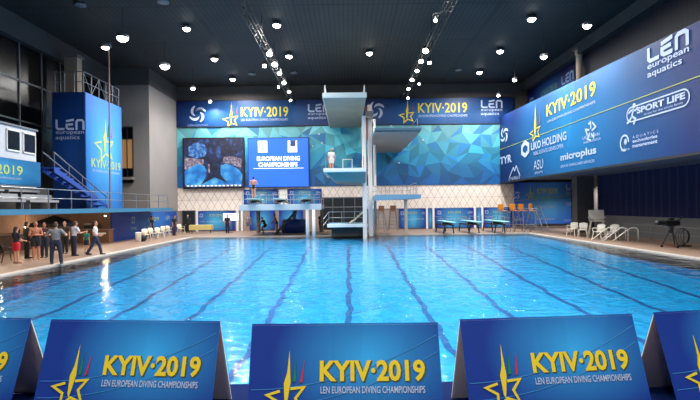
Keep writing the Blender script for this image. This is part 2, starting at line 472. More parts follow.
struct(MB().box(17.4, 18.0, -4, YB, 13.55, ZC).build('trim_7', mat('beam_grey', (66, 66, 68), .7, noise=.15, nscale=.6)))
struct(MB().box(XL, XL + .5, -4, 39.9, 12.95, ZC).build('trim_8', MATS['beam_grey']))

# dark glazing high on the left
GLASS = mat('dark_glazing', (10, 11, 14), .25, spec=.4)
for i in range(8):
    y0 = 40 - 2.1 * 2 * (i + 1) + .05; y1 = y0 + 4.1
    if i == 0: y1 = 39.8
    wn = thing('window_%d' % (i + 1), 'x', 'window', (XL + .05, y0, 0)); del wn['label']; del wn['category']; wn['kind'] = 'structure'
    MB().box(0, .04, 0, y1 - y0, 5.2, 12.9).build('glazing', GLASS, wn)
    f = MB()
    for yy in (0, (y1 - y0) / 2): f.box(.04, .12, yy - .04, yy + .04, 5.2, 12.95)
    for zz in (5.2, 8, 10.55): f.box(.04, .12, 0, y1 - y0, zz - .05, zz + .05)
    f.build('window_frame', GREYM, wn)
# window lit warm beyond the blue tower
wn = thing('window_9', 'x', 'window', (-18.75, 39.85, 4.9)); del wn['label']; del wn['category']; wn['kind'] = 'structure'
MB().box(-.5, .45, -.03, .02, .9, 3.4).build('glazing', mat('warm_window', (170, 125, 80), .4, emit=.35), wn)
f = MB()
for x in (-.52, -.02, .47): f.box(x - .03, x + .03, -.08, 0, -.3, 4.4)
for z in (-.3, .85, 3.4, 4.4): f.box(-.52, .47, -.08, 0, z - .05, z + .05)
f.build('window_frame', DARKM, wn)
MB().box(-.5, .45, -.03, .02, -.3, .85).build('glazing', GLASS, wn)
MB().box(-.5, .45, -.03, .02, 3.4, 4.4).build('glazing', GLASS, wn)
MB().box(-.6, .6, -.5, 0, -.1, .12).build('window_sill', CONC, wn)

for i, px in enumerate((197, 237.5, 242, 427, 433.5, 475, 482.3)):
    p = at(px, 220, YB - .2)
    struct(MB().box(p.x - .1, p.x + .1, YB - .26, YB - .06, 0, 2.08).build('trim_%d' % (9 + i), WHITE))
# doors in the back wall
for i, (xa, xb, za) in enumerate(((183.5, 195, 2.0), (322, 366, 3.15))):
    pa, pb = at(xa, 220, YB), at(xb, 220, YB)
    dr = thing('door_%d' % (i + 1), 'x', 'door', (pa.x, YB - .14, 0)); del dr['label']; del dr['category']; dr['kind'] = 'structure'
    wdt = pb.x - pa.x
    MB().box(0, wdt, -.02, .02, 0, za).build('door_leaf', mat('dark_opening', (26, 34, 38), .35), dr)
    f = MB().box(-.08, 0, -.06, .05, 0, za + .08).box(wdt, wdt + .08, -.06, .05, 0, za + .08).box(-.08, wdt + .08, -.06, .05, za, za + .1)
    f.build('door_frame', GREYM if i else CONCD, dr)
    if i:
        g = MB()
        for k in range(1, 4): g.box(wdt * k / 4 - .03, wdt * k / 4 + .03, -.05, .0, 0, za)
        g.box(0, wdt, -.05, 0, 2.2, 2.3); g.build('mullion', GREYM, dr)

# ------------------------------------------------------------------ mural, screens and the high banner on the back wall
def mural():
    x0, x1, z0, z1, st = -16.88, 16.3, 4.35, 10.3, 1.05
    nx, nz = int((x1 - x0) / st), int((z1 - z0) / st); nx += 1; nz += 1
    rnd = random.Random(11)
    P = {}
    for i in range(nx + 1):
        for j in range(nz + 1):
            x = x0 + (x1 - x0) * i / nx; z = z0 + (z1 - z0) * j / nz
            if 0 < i < nx: x += rnd.uniform(-.42, .42)
            if 0 < j < nz: z += rnd.uniform(-.4, .4)
            P[i, j] = (x, z)
    vs = [(P[i, j][0], YB - .2, P[i, j][1]) for i in range(nx + 1) for j in range(nz + 1)]
    ix = lambda i, j: i * (nz + 1) + j
    fs = []
    for i in range(nx):
        for j in range(nz):
            a, b, c, d = ix(i, j), ix(i + 1, j), ix(i + 1, j + 1), ix(i, j + 1)
            fs += [(a, b, c), (a, c, d)] if rnd.random() < .5 else [(a, b, d), (b, c, d)]
    me = bpy.data.meshes.new('mural'); me.from_pydata(vs, [], fs)
    ca = me.color_attributes.new('ink', 'BYTE_COLOR', 'CORNER')
    for p in me.polygons:
        cx, cz = p.center.x, p.center.z
        t = (cz - z0) / (z1 - z0)
        top = Vector((112, 176, 178)); low = Vector((18, 74, 134)); mid = Vector((34, 128, 160))
        if t > .5: c = mid.lerp(top, (t - .5) * 2)
        else: c = low.lerp(mid, t * 2)
        g = math.exp(-((cx + .3) / 2.2) ** 2) * min(1, t * 1.6)
        c = c.lerp(Vector((95, 205, 225)), .7 * g)
        k = rnd.uniform(.8, 1.16)
        if rnd.random() < .16: c = c.lerp(Vector((16, 96, 168)), .6)
        c = [max(0, min(255, v * k)) for v in c]
        l = lin(c)
        for li in p.loop_indices: ca.data[li].color = l
    m = bpy.data.materials.new('mural_print'); m.use_nodes = True
    at_ = m.node_tree.nodes.new('ShaderNodeVertexColor'); at_.layer_name = 'ink'
    m.node_tree.links.new(at_.outputs[0], m.node_tree.nodes['Principled BSDF'].inputs['Base Color'])
    m.node_tree.nodes['Principled BSDF'].inputs['Roughness'].default_value = .5
    me.materials.append(m)
    root = thing('mural_banner', 'huge turquoise and blue mural of faceted triangles across the back wall', 'mural')
    o = bpy.data.objects.new('printed_sheet', me); COL.objects.link(o); o.parent = root
    MB().box(x0, x1, YB - .19, YB - .03, z0, z1).build('backing', CONCD, root)
    for px, py in ((319, 134), (322, 143), (327, 131), (313, 146), (405, 138), (423, 140), (399, 163), (391, 126), (308, 138), (333, 149)):
        p = at(px, py, YB - .2); MB().ball((p.x, p.y - .02, p.z), .1, .02, .1, 8, 6).build('sparkle', WPRT, root)
mural()

root = thing('wall_banner', 'long navy championship banner high across the back wall above the mural', 'banner', (-16.9, YB - .25, 10.32))
Wb = 33.4
bm_ = print_mat('high_banner_print', (14, 32, 84), (30, 100, 160), 8, 1.2, 9, 2.2)
MB().box(0, Wb / 2, -.01, .2, 0, 2.6).build('printed_sheet', bm_, root)
bm2 = print_mat('high_banner_print_right', (14, 32, 84), (30, 100, 160), 25.5, 1.2, 9, 2.2)
MB().box(Wb / 2, Wb, -.01, .2, 0, 2.6).build('printed_sheet', bm2, root)
f = MB().box(0, Wb, -.05, .2, 2.6, 2.68).box(0, Wb, -.05, -.01, -.0, .06); f.build('edge_rail', DARKM, root)
def hb(px, py):
    p = at(px, py, YB - .27); return p.x + 16.9, p.z - 10.32
for (lx, ly) in ((197.5, 114), (376, 110)):
    a, b = hb(lx, ly); whirl(root, a, b, .78, y=-.03)
a, b = hb(188, 126.5); text('lettering', 'LEN DIVING', WPRD, root, a, b, 2.0, .22, y=-.03)
for (sx, sy, tx, ty, tw) in ((231, 120, 241, 117, 47), (407, 116, 418, 113, 49)):
    a, b = hb(sx, sy); star(root, a, b, .72, y=-.03)
    a, b = hb(tx, ty); text('lettering', 'KYIV·2019', YEL, root, a, b, tw / 10.04, .98, y=-.03, bold=.012)
    a, b = hb(tx, ty + 4.2); text('lettering', 'LEN EUROPEAN DIVING CHAMPIONSHIPS', WPRT, root, a, b, tw / 10.04, .24, y=-.03)
for (lx, ly) in ((308, 120), (481, 116)):
    a, b = hb(lx, ly); len_logo(root, a, b, 1.55, y=-.03)

def glow_noise(name, c0, c1, c2, scale, e):
    m = mat(name, c0, .4, emit=e); nt = m.node_tree; b = nt.nodes['Principled BSDF']
    tc = nt.nodes.new('ShaderNodeTexCoord'); vo = nt.nodes.new('ShaderNodeTexNoise'); vo.inputs['Scale'].default_value = scale; vo.inputs['Detail'].default_value = 3
    rp = nt.nodes.new('ShaderNodeValToRGB'); rp.color_ramp.elements[0].position = .38; rp.color_ramp.elements[0].color = lin(c0)
    rp.color_ramp.elements[1].position = .68; rp.color_ramp.elements[1].color = lin(c2); k = rp.color_ramp.elements.new(.52); k.color = lin(c1)
    nt.links.new(tc.outputs['Object'], vo.inputs['Vector']); nt.links.new(vo.outputs['Fac'], rp.inputs[0])
    nt.links.new(rp.outputs[0], b.inputs['Emission Color']); b.inputs['Base Color'].default_value = (.01, .01, .015, 1)
    return m
def screen_scene(x0, z0, w, h, root):
    q = lambda pts: [(x0 + a * w, z0 + b * h) for a, b in pts]
    navy = glow_noise('screen_navy', (14, 20, 48), (24, 42, 100), (60, 110, 190), 1.6, .8)
    crowd = glow_noise('screen_crowd', (110, 96, 130), (160, 140, 160), (215, 205, 215), 4.5, .8)
    pool = glow_noise('screen_pool', (20, 110, 200), (40, 150, 230), (110, 195, 240), 1.1, 1.0)
    hall = glow_noise('screen_hall', (30, 70, 150), (60, 140, 225), (150, 200, 240), 3.2, .85)
    dark = glow_noise('screen_star', (8, 14, 40), (16, 28, 70), (30, 60, 110), 2.5, .7)
    MB().poly(q([(0, 0), (1, 0), (1, 1), (0, 1)]), -.02, 0).build('display', navy, root)
    def patch(pts, m, y=-.03): MB().poly(q(pts), y, -.02).build('picture_patch', m, root)
    patch([(.08, .66), (.2, .6), (.36, .64), (.4, .78), (.34, .9), (.2, .93), (.08, .84)], hall)
    patch([(.62, .66), (.8, .62), (.92, .7), (.93, .82), (.76, .86), (.64, .78)], dark)
    patch([(.01, .36), (.18, .42), (.33, .47), (.34, .57), (.2, .6), (.01, .62)], crowd)
    patch([(.66, .5), (.8, .48), (.97, .38), (.98, .58), (.8, .64), (.68, .62)], crowd)
    patch([(.01, .04), (.28, .04), (.36, .2), (.38, .34), (.34, .44), (.24, .48), (.12, .43), (.01, .33)], pool, -.035)
    patch([(.7, .04), (.98, .04), (.99, .26), (.93, .36), (.82, .45), (.7, .48), (.62, .44), (.62, .24)], pool, -.035)
    patch([(.28, .02), (.7, .02), (.62, .2), (.38, .2)], pool, -.034)
    patch([(.3, .06), (.41, .24), (.38, .44), (.36, .6), (.46, .52), (.5, .7), (.54, .52), (.66, .6), (.62, .44), (.62, .26), (.74, .08), (.52, .2)], dark, -.045)
    patch([(.41, .3), (.44, .3), (.44, .48), (.41, .48)], crowd, -.05)
    for k in range(14): MB().poly(q([(.04 + .068 * k, .015), (.085 + .068 * k, .015), (.085 + .068 * k, .045), (.04 + .068 * k, .045)]), -.05, -.02).build('picture_edge', mat('screen_white', (190, 200, 215), .4, emit=.7), root)
pa, pb = at(184.5, 187.5, YB - .5), at(242.5, 138.5, YB - .5)
root = thing('video_screen', 'left video screen showing a pool and a dark star, hung on the mural', 'screen', (pa.x, YB - .5, pa.z))
w_, h_ = pb.x - pa.x, pb.z - pa.z
MB().box(-.14, w_ + .14, .01, .28, -.14, h_ + .14).build('casing', BLACK, root, bevel=.03)
screen_scene(0, 0, w_, h_, root)
pa, pb = at(249, 187, YB - .5), at(308, 138, YB - .5)
root = thing('video_screen', 'right video screen, plain bright blue with white title lettering', 'screen', (pa.x, YB - .5, pa.z))
w_, h_ = pb.x - pa.x, pb.z - pa.z
MB().box(-.1, w_ + .1, .01, .28, -.1, h_ + .1).build('casing', mat('blue_casing', (20, 60, 120), .5), root, bevel=.03)
MB().box(0, w_, -.02, 0, 0, h_).build('display', mat('screen_blue', (34, 92, 205), .4, emit=.85), root)
SW = mat('screen_text', (235, 242, 255), .4, emit=.9)
for fx in (.16, .66):
    MB().box(w_ * fx, w_ * (fx + .155), -.03, -.02, h_ * .71, h_ * .95).build('emblem_tile', SW, root, bevel=.008)
MB().box(w_ * .70, w_ * .79, -.04, -.03, h_ * .83, h_ * .95).build('emblem_mark', mat('screen_mark', (40, 60, 110), .4, emit=.5), root)
MB().poly([(w_ * .19, h_ * .75), (w_ * .28, h_ * .75), (w_ * .24, h_ * .91)], -.04, -.03).build('emblem_mark', mat('screen_mark2', (140, 180, 235), .4, emit=.8), root)
text('lettering', 'EUROPEAN DIVING', SW, root, w_ * .14, h_ * .535, w_ * .72, h_ * .095, y=-.03, bold=.03)
text('lettering', 'CHAMPIONSHIPS', SW, root, w_ * .16, h_ * .41, w_ * .66, h_ * .095, y=-.03, bold=.03)
MB().box(w_ * .08, w_ * .92, -.03, -.02, h_ * .375, h_ * .385).build('rule', SW, root)

# ------------------------------------------------------------------ posters along the lower back wall
def poster(px0, px1, z0, z1, label, deco=0, d=YB - .1):
    a, b = at(px0, 215, d), at(px1, 215, d); wd_ = b.x - a.x; h = z1 - z0
    r = thing('wall_poster', label, 'poster', (a.x, d - .06, z0), 0, 'championship posters on the lower back wall')
    MB().box(0, wd_, -.01, .05, 0, h).build('printed_sheet', print_mat('poster_print', (32, 60, 150), (84, 186, 228), wd_ / 2, h * .45, wd_ * .5, h * .8, facet=.15, fs=1.5), r)
    if deco:
        whirl(r, wd_ * .12, h * .78, min(.2, h * .13), y=-.03)
        text('lettering', 'KYIV·2019', YELD, r, wd_ * .34, h * .72, wd_ * .32, h * .13, y=-.03)
        text('lettering', 'LEN', WPRT, r, wd_ * .84, h * .72, wd_ * .11, h * .12, y=-.03)
        text('lettering', 'TYR  microplus  SPORT LIFE', WPRT, r, wd_ * .08, h * .4, wd_ * .84, h * .09, y=-.03)
    return r
poster(197, 235, .1, 2.0, 'blue poster on the back wall behind the table with the yellow cloth', 1)
poster(244, 278.5, 2.45, 4.1, 'blue poster above the springboard stage, left of the white notice', 1)
poster(288, 322, 2.45, 4.1, 'blue poster above the springboard stage, right of the white notice', 1)
poster(250, 275, .1, 2.0, 'blue poster under the springboard stage behind the crouching person')
poster(279, 303, .1, 2.0, 'blue poster under the springboard stage behind the round tub')
poster(399, 426, .1, 2.0, 'blue poster directly right of the tall chairs under the low platform', 1)
poster(428, 432.5, .1, 2.0, 'narrow blue poster strip left of the wide centre poster')
poster(434.5, 474, .1, 2.0, 'widest blue poster behind the first two low springboards', 1)
poster(476, 481.5, .1, 2.0, 'narrow blue poster strip right of the wide centre poster')
poster(483, 512, .1, 2.0, 'blue poster behind the tall orange-topped chairs', 1)
p = at(279.5, 205, YB - .2)
r = thing('notice_board', 'white notice board between two posters above the springboard stage', 'board', (p.x, YB - .2, 2.5))
MB().box(0, .78, -.02, .06, 0, 1.6).build('panel', WHITE, r); MB().box(-.04, .82, 0, .07, -.04, 1.64).build('frame', GREYM, r)

# ------------------------------------------------------------------ right-hand banners
root = thing('gallery_banner', 'giant blue sponsor banner slanting along the right gallery front', 'banner', (15.1, YB - .3, 0), -math.pi / 2)
Lb = 36.0
def rb(px, py):
    u, v = unroll(px, py); d = F * 15.1 / u
    return (YB - .3) - d, HC + v * d / F
ztop = lambda s: 10.95 - .85 * max(0, s) / 26
vs = [(0, 0, 4.5), (Lb, 0, 4.5), (Lb, 0, ztop(Lb)), (0, 0, ztop(0)), (0, .12, 4.5), (Lb, .12, 4.5), (Lb, .12, ztop(Lb)), (0, .12, ztop(0))]
MB().add(vs, [(0, 1, 2, 3), (4, 7, 6, 5), (0, 3, 7, 4), (1, 5, 6, 2), (3, 2, 6, 7), (0, 4, 5, 1)]).build('printed_sheet', print_mat('gallery_print', (16, 40, 94), (28, 124, 182), 14.5, 7.2, 11.5, 8.5, facet=.1, fs=.35), root)
MB().box(0, Lb, -.02, 0, 7.71, 7.75).build('yellow_stripe', mat('dull_yellow_print', (170, 176, 70), .5), root)
MB().box(0, Lb, -.06, .14, 4.38, 4.5).build('edge_rail', DARKM, root)
def rtext(s, x0, yb, x1, yt, m=WPRT, bold=0.0):
    """lettering between two picture columns; yb / yt = baseline and top at the left end"""
    s0, z0 = rb(x0, yb); s1, _ = rb(x1, yb); _, z1 = rb(x0, yt)
    return text('lettering', s, m, root, s0, z0, s1 - s0, z1 - z0, y=-.03, bold=bold)
rtext('KYIV·2019', 547, 117, 596.5, 105, YEL, .015)
rtext('LEN EUROPEAN DIVING CHAMPIONSHIPS', 548, 123, 596, 120.5)
s0, z0 = rb(535.5, 132.5); star(root, s0, z0, .68, y=-.03, ax=1.55, sp=1.35)
s0, z0 = rb(504.5, 135); whirl(root, s0, z0, .68, y=-.03, ax=1.6)
rtext('TYR', 500.5, 165, 512, 157.5, WPRT, .03)
s0, z0 = rb(525.5, 149); 
mbh = MB(); R_ = .55
mbh.ribbon([(s0 + R_ * math.cos(math.pi / 3 * k + .52) * 1.5, z0 + R_ * math.sin(math.pi / 3 * k + .52)) for k in range(6)], .35, -.033, -.03, True)
mbh.build('logo', WPRT, root)
rtext('LIKO HOLDING', 531.5, 150.5, 567, 143, WPRT, .02)
rtext('REAL ESTATE DEVELOPER', 534, 155.5, 564, 152)
rtext('ASU', 534, 170, 543.5, 161); rtext('SPORTS', 535, 174, 543, 172)
s0, z0 = rb(515, 173); MB().ribbon([(s0 - 1.4, z0 - .3), (s0 - .3, z0 + .5), (s0, z0 + .2), (s0 + .4, z0 + .6), (s0 + 1.3, z0 - .3)], .14, -.033, -.03).build('logo', WPRT, root)
rtext('EVEREST', 509, 180.5, 521, 177.5)
rtext('microplus', 561, 163, 597, 154, WPRT, .03)
rtext('SPORTS TIMING AND SERVICES', 561, 168, 595, 165.5)
s0, z0 = rb(591, 131); g = MB()
for k in range(5):
    a = k * 1.257; g.ribbon([(s0 + .15 * math.cos(a), z0 + .15 * math.sin(a)), (s0 + .62 * math.cos(a + .3), z0 + .55 * math.sin(a + .3)), (s0 + .4 * math.cos(a + 1), z0 + .6 * math.sin(a + 1))], .13, -.033, -.03)
g.build('logo', WPRT, root)
rtext('UKRAINIAN', 583, 140, 600, 137); rtext('DIVING FEDERATION', 584, 144, 601, 141.8)
# big logo near the top right
sa, za = rb(648, 80); sb, _ = rb(690, 80); _, zb = rb(648, 47.5)
k_ = (sb - sa)
q = lambda pts: [(sa + a * k_ / 2.75, za + (zb - za) * .5 + b * (zb - za) * .46) for a, b in pts]
g = MB()
g.ribbon(q([(0.1, 1.0), (0.1, .25), (.22, .1), (.85, .1)]), .2, -.033, -.03)
g.ribbon(q([(1.75, .1), (1.2, .1), (1.06, .22), (1.06, .5), (1.66, .54)]), .2, -.033, -.03)
g.ribbon(q([(1.0, .84), (1.75, .98)]), .2, -.033, -.03)
g.ribbon(q([(2.0, .0), (2.0, .78), (2.12, .92), (2.5, .92), (2.66, .78), (2.66, .0)]), .2, -.033, -.03)
g.build('logo', WPRT, root)
text('lettering', 'european\naquatics', WPRT, root, sa, za, k_, (zb - za) * .44, y=-.03, bold=.015)
# framed badge
sa, za = rb(627.5, 123); sb, zb = rb(690, 92); _, zt = rb(627.5, 109)
hh = zt - za; pts = []
for (cx_, a0) in ((sb - hh / 2, -90), (sa + hh / 2, 90)):
    for k in range(9):
        a = math.radians(a0 + 180 * k / 8); pts.append((cx_ + hh / 2 * math.cos(a), za + hh / 2 + hh / 2 * math.sin(a)))
MB().ribbon(pts, .07, -.033, -.03, True).build('badge_outline', WPRT, root)
text('lettering', 'SPORT LIFE', WPRT, root, sa + hh * 1.15, za + hh * .42, (sb - sa) - hh * 1.5, hh * .42, y=-.03, bold=.04)
text('lettering', 'fitness for the whole family', WPRT, root, sa + hh * 1.9, za + hh * .14, (sb - sa) - hh * 2.4, hh * .16, y=-.03)
g = MB(); c0, c1 = sa + hh * .72, za + hh * .5
g.ball((c0 + .1, -.03, c1 + .42), .13, .01, .13, 8, 6)
g.ribbon([(c0 + .05, c1 + .28), (c0 - .1, c1 - .1), (c0 + .2, c1 - .28), (c0 + .05, c1 - .55)], .13, -.036, -.03)
g.ribbon([(c0 - .1, c1 - .1), (c0 - .35, c1 - .35), (c0 - .55, c1 - .4)], .12, -.036, -.03)
g.ribbon([(c0 - .4, c1 + .1), (c0 - .15, c1 + .22), (c0 + .2, c1 + .15), (c0 + .42, c1 + .28)], .1, -.036, -.03)
g.build('logo', WPRT, root)
rtext('A Q U A T I C S', 633, 139, 659, 136); rtext('technologies', 633, 144, 658, 139.8, WPRT, .02); rtext('management', 633, 149, 658, 144.8, WPRT, .02)
s0, z0 = rb(625, 143); MB().ribbon([(s0 + .38 * math.cos(a * .5), z0 + .42 * math.sin(a * .5)) for a in range(0, 11)], .1, -.033, -.03).ball((s0 + .1, -.03, z0 + .05), .13, .01, .16, 8, 6).build('logo', WPRT, root)
rtext('office', 621.5, 151.5, 630, 149)

# second, higher strip on the wall behind
root = thing('upper_banner', 'dim blue banner strip high up behind the giant gallery banner', 'banner', (17.93, YB - .3, 0), -math.pi / 2)
MB().box(0, 9.5, 0, .05, 10.6, 13.5).build('printed_sheet', print_mat('upper_print', (12, 24, 84), (24, 90, 140), 4.6, 12, 3.4, 2.2, facet=.1), root)
text('lettering', 'KYIV·2019', mat('dim_yellow', (90, 130, 110), .6), root, 3.2, 11.9, 3.2, .8, y=-.02)
len_logo(root, 7.3, 11.4, 1.5, WPRD, y=-.02)
whirl(root, .9, 12.2, .5, WPRD, y=-.02)
r = thing('pale_column', 'pale column stub rising above the gallery banner beside the dark louvres', 'column', (17.6, 35.3, 10.9))
MB().lathe([(.22, 0), (.22, 2.6), (.3, 2.75), (.3, 3.0)], n=16).build('shaft', mat('cream_paint', (230, 205, 180), .6), r, True)
MB().box(-.34, .34, -.34, .34, 3.0, 3.15).build('capital', CONC, r)

# lower right banner under the gallery
root = thing('corner_banner', 'blue sponsor banner on the back wall under the right gallery', 'banner', (16.45, YB - .35, .35))
Wc, Hc_ = 5.6, 4.1
MB().box(0, Wc, -.01, .1, 0, Hc_).build('printed_sheet', print_mat('corner_print', (44, 92, 220), (100, 200, 255), 3.2, 2.2, 3.6, 3.2), root)
def cb(px, py):
    p = at(px, py, YB - .36); return p.x - 16.45, p.z - .35
a, b = cb(537, 194); text('lettering', 'KYIV·2019', YELD, root, a, b, 2.0, .55, y=-.03, bold=.02)
a, b = cb(530, 195); star(root, a, b, .38, y=-.03, dim=True)
a, b = cb(516, 195); whirl(root, a, b, .38, y=-.03)
a, b = cb(566, 194.5); len_logo(root, a, b, 1.0, y=-.03)
vs = [(0, -.03, 2.3), (Wc, -.03, 2.75), (Wc, -.03, 2.79), (0, -.03, 2.34)]
MB().add(vs, [(0, 1, 2, 3)]).build('yellow_stripe', MATS['dull_yellow_print'], root)
for s, x0, y0, wd_, hh_ in (('LIKO HOLDING', 534, 208.5, 2.0, .3), ('SPORT LIFE', 566, 206, 1.0, .35), ('microplus', 536, 221, 1.8, .35), ('AQUATICS', 564, 222, 1.1, .3), ('TYR', 514, 208, .7, .4), ('EVEREST', 514, 221, 1.0, .3)):
    a, b = cb(x0, y0); text('lettering', s, WPRT, root, a, b, wd_, hh_, y=-.03)

# navy curtain over the right parapet
def curtain():
    mb = MB(); n = 260; y0, y1 = 8.0, 37.35; vs = []
    for i in range(n + 1):
        y = y0 + (y1 - y0) * i / n
        x = 19.9 + .07 * math.sin(i * .95)
        vs += [(x, y, 1.4), (x, y, 4.5)]
    mb.add(vs, [(2 * i, 2 * i + 2, 2 * i + 3, 2 * i + 1) for i in range(n)])
    o = mb.build('curtain', mat('navy_cloth', (20, 26, 66), .9), None, True)
    tag(o, 'long navy curtain hanging above the low wall on the right', 'curtain')
curtain()

# ------------------------------------------------------------------ left side: balcony, tower, booth
r = thing('balcony', 'long left balcony with a light blue edge above the bar', 'balcony', (-15.3, 10, 2.08))
MB().box(-4.4, 0, 0, 29.8, .06, .28).build('slab', mat('balcony_slab', (96, 84, 80), .8), r)
MB().box(0, .06, -.02, 30.6, .04, .3).build('edge_board', mat('balcony_blue', (52, 116, 150), .5), r)
rail = thing('balcony_railing', 'thin steel railing along the edge of the left balcony', 'railing', (-15.45, 10, 2.38))
for k in range(16): MB().tube((0, 2.0 * k + .1, 0), (0, 2.0 * k + .1, 1.02), .025).build('post', STEEL, rail)
for z in (1.03, .55): MB().tube((0, 0, z), (0, 30.2, z), .022).build('rail', STEEL, rail)

# blue clad tower
tw = thing('banner_tower', 'tall blue clad tower standing on the left balcony', 'tower', (-16.9, 30.1, 2.38))
MB().box(-2.05, 0, 0, 4.75, 0, 7.5).build('core', mat('tower_core', (30, 60, 120), .7), tw)
fp = thing('front_sheet', None, None, (0, 0, 0)); fp.parent = tw
MB().box(-2.08, .02, -.04, 0, 0, 7.52).build('printed_sheet', print_mat('tower_front_print', (12, 40, 92), (18, 70, 138), -1.0, 3.6, 2.2, 4.5), fp)
len_logo(fp, -1.85, 4.4, 1.35, WPRT, y=-.06)
sp = thing('side_sheet', None, None, (0.03, 0, 0), math.pi / 2); sp.parent = tw
MB().box(0, 4.78, -.03, 0, 0, 7.52).build('printed_sheet', print_mat('tower_side_print', (28, 98, 176), (90, 180, 230), 2.6, 4.0, 3.2, 4.6), sp)
star(sp, 2.3, 4.25, 1.0, y=-.05, dim=True, ax=1.2, sp=.8, w=.13)
text('lettering', 'KYIV·2019', YELD, sp, .6, 2.75, 3.9, .6, y=-.05, bold=.01)
text('lettering', 'LEN EUROPEAN DIVING CHAMPIONSHIPS', WPRT, sp, .7, 2.45, 3.6, .16, y=-.05)
rf = thing('roof_railing', 'metal railing with lattice on the roof of the blue tower', 'railing', (-16.9, 30.1, 9.9))
for k in range(6): MB().tube((-.1, .1 + .92 * k, 0), (-.1, .1 + .92 * k, 1.35), .03).build('post', GREYM, rf)
for k in range(1, 4): MB().tube((-.1 - .62 * k, .1, 0), (-.1 - .62 * k, .1, 1.35), .03).build('post', GREYM, rf)
g = MB()
for z in (1.35, .7):
    g.tube((-.1, .1, z), (-.1, 4.7, z), .025); g.tube((-.1, .1, z), (-2.05, .1, z), .025)
for k in range(5): g.tube((-.1, .1 + .92 * k, 0.05 if k % 2 else 1.3), (-.1, 1.02 + .92 * k, 1.3 if k % 2 else .05), .018)
g.build('lattice', GREYM, rf)
pl = thing('flood_pole', 'slim pole on the tower roof carrying a small angled floodlight', 'floodlight', (-15.9, 31.2, 2.38))
MB().tube((0, 0, 0), (.05, 0, 10.65), .05).build('pole', mat('rusty_pole', (130, 95, 85), .6), pl)
MB().box(-.32, .2, -.2, .1, 10.75, 11.0).build('lamp_head', GREYM, pl, bevel=.03)
MB().lathe([(.02, 0), (.2, .03), (.22, .1)], (-.15, -.05, 10.62), 14).build('lens', LAMPM, pl)
r = thing('roof_pillar', 'pale square pillar standing behind the roof railing of the tower', 'pillar', (-19.3, 33.0, 2.4))
MB().box(-.45, .45, -.3, .3, 7.5, 10.6).build('shaft', mat('beige_render', (150, 138, 124), .8, noise=.1), r)
MB().box(-.55, .55, -.4, .4, 10.6, 10.8).build('cap', CONC, r)

# blue draped stair running along the tower foot
st = thing('balcony_stair', 'blue draped stair climbing left in front of the tower', 'stair', (-16.1, 25.6, 2.4))
g = MB()
for k in range(9): g.box(-.6, 0, k * .62, (k + 1) * .62, 2.2 - k * .26, 2.28 - k * .26)
g.build('steps', mat('stair_blue', (24, 66, 150), .7), st)
for x in (0, -.62):
    vs = [(x, 0, 2.0), (x, 5.6, -.0), (x, 5.6, .2), (x, 0, 2.32), (x + .03, 0, 2.0), (x + .03, 5.6, -.0), (x + .03, 5.6, .2), (x + .03, 0, 2.32)]
    MB().add(vs, [(0, 1, 2, 3), (4, 7, 6, 5), (0, 4, 5, 1), (1, 5, 6, 2), (2, 6, 7, 3), (3, 7, 4, 0)]).build('stringer', MATS['stair_blue'], st)
for x in (0.0, -.6):
    g = MB().tube((x, 0, 3.1), (x, 5.6, .75), .035)
    g.build('handrail', GREYM, st)
for k in range(5): MB().tube((0, .05 + 1.35 * k, 2.2 - .56 * k), (0, .05 + 1.35 * k, 3.08 - .565 * k), .022).build('baluster', GREYM, st)

# commentary booth
bo = thing('commentary_booth', 'small white commentary booth with two dark windows on the left stand', 'booth', (-17.8, 23.5, 3.6), PI_ / 2)
MB().box(0, 3.2, 0, 1.8, 0, 3.22).build('cabin', mat('booth_white', (205, 208, 214), .6), bo)
MB().box(-.08, 3.28, -.08, 1.9, 3.22, 3.32).build('roof', GREYM, bo)
for x in (.9, 2.15):
    MB().box(x, x + .92, -.03, 0, 1.95, 2.95).build('window_pane', GLASS, bo)
    f = MB().box(x - .05, x, -.06, 0, 1.9, 3.0).box(x + .92, x + .97, -.06, 0, 1.9, 3.0).box(x - .05, x + .97, -.06, 0, 1.87, 1.95).box(x - .05, x + .97, -.06, 0, 2.95, 3.02)
    f.build('window_frame', WHITE, bo)
MB().box(3.22, 3.4, .2, .35, 2.3, 2.5).build('wall_lamp', WHITE, bo)
st2 = thing('stand_banner', 'light blue year banner below the white commentary booth', 'banner', (-17.55, 20.0, 3.64), PI_ / 2)
MB().box(0, 6.7, 0, .05, 0, 1.4).build('printed_sheet', print_mat('stand_print', (26, 98, 156), (56, 150, 196), 3.6, .7, 4.2, 1.3), st2)
text('lettering', 'KYIV·2019', YELD, st2, 1.0, .55, 4.2, .5, y=-.02, bold=.01)
text('lettering', 'DIVING CHAMPIONSHIPS', WPRT, st2, 2.0, .3, 3.1, .12, y=-.02)
g = thing('stand_riser', 'dark stepped riser under the booth and its banner', 'platform', (-17.4, 18.0, 2.38))
MB().box(-3.3, -.1, 0, 9.2, 0, 1.2).box(-.1, .3, 0, 9.2, 0, .55).build('steps', CONCD, g)

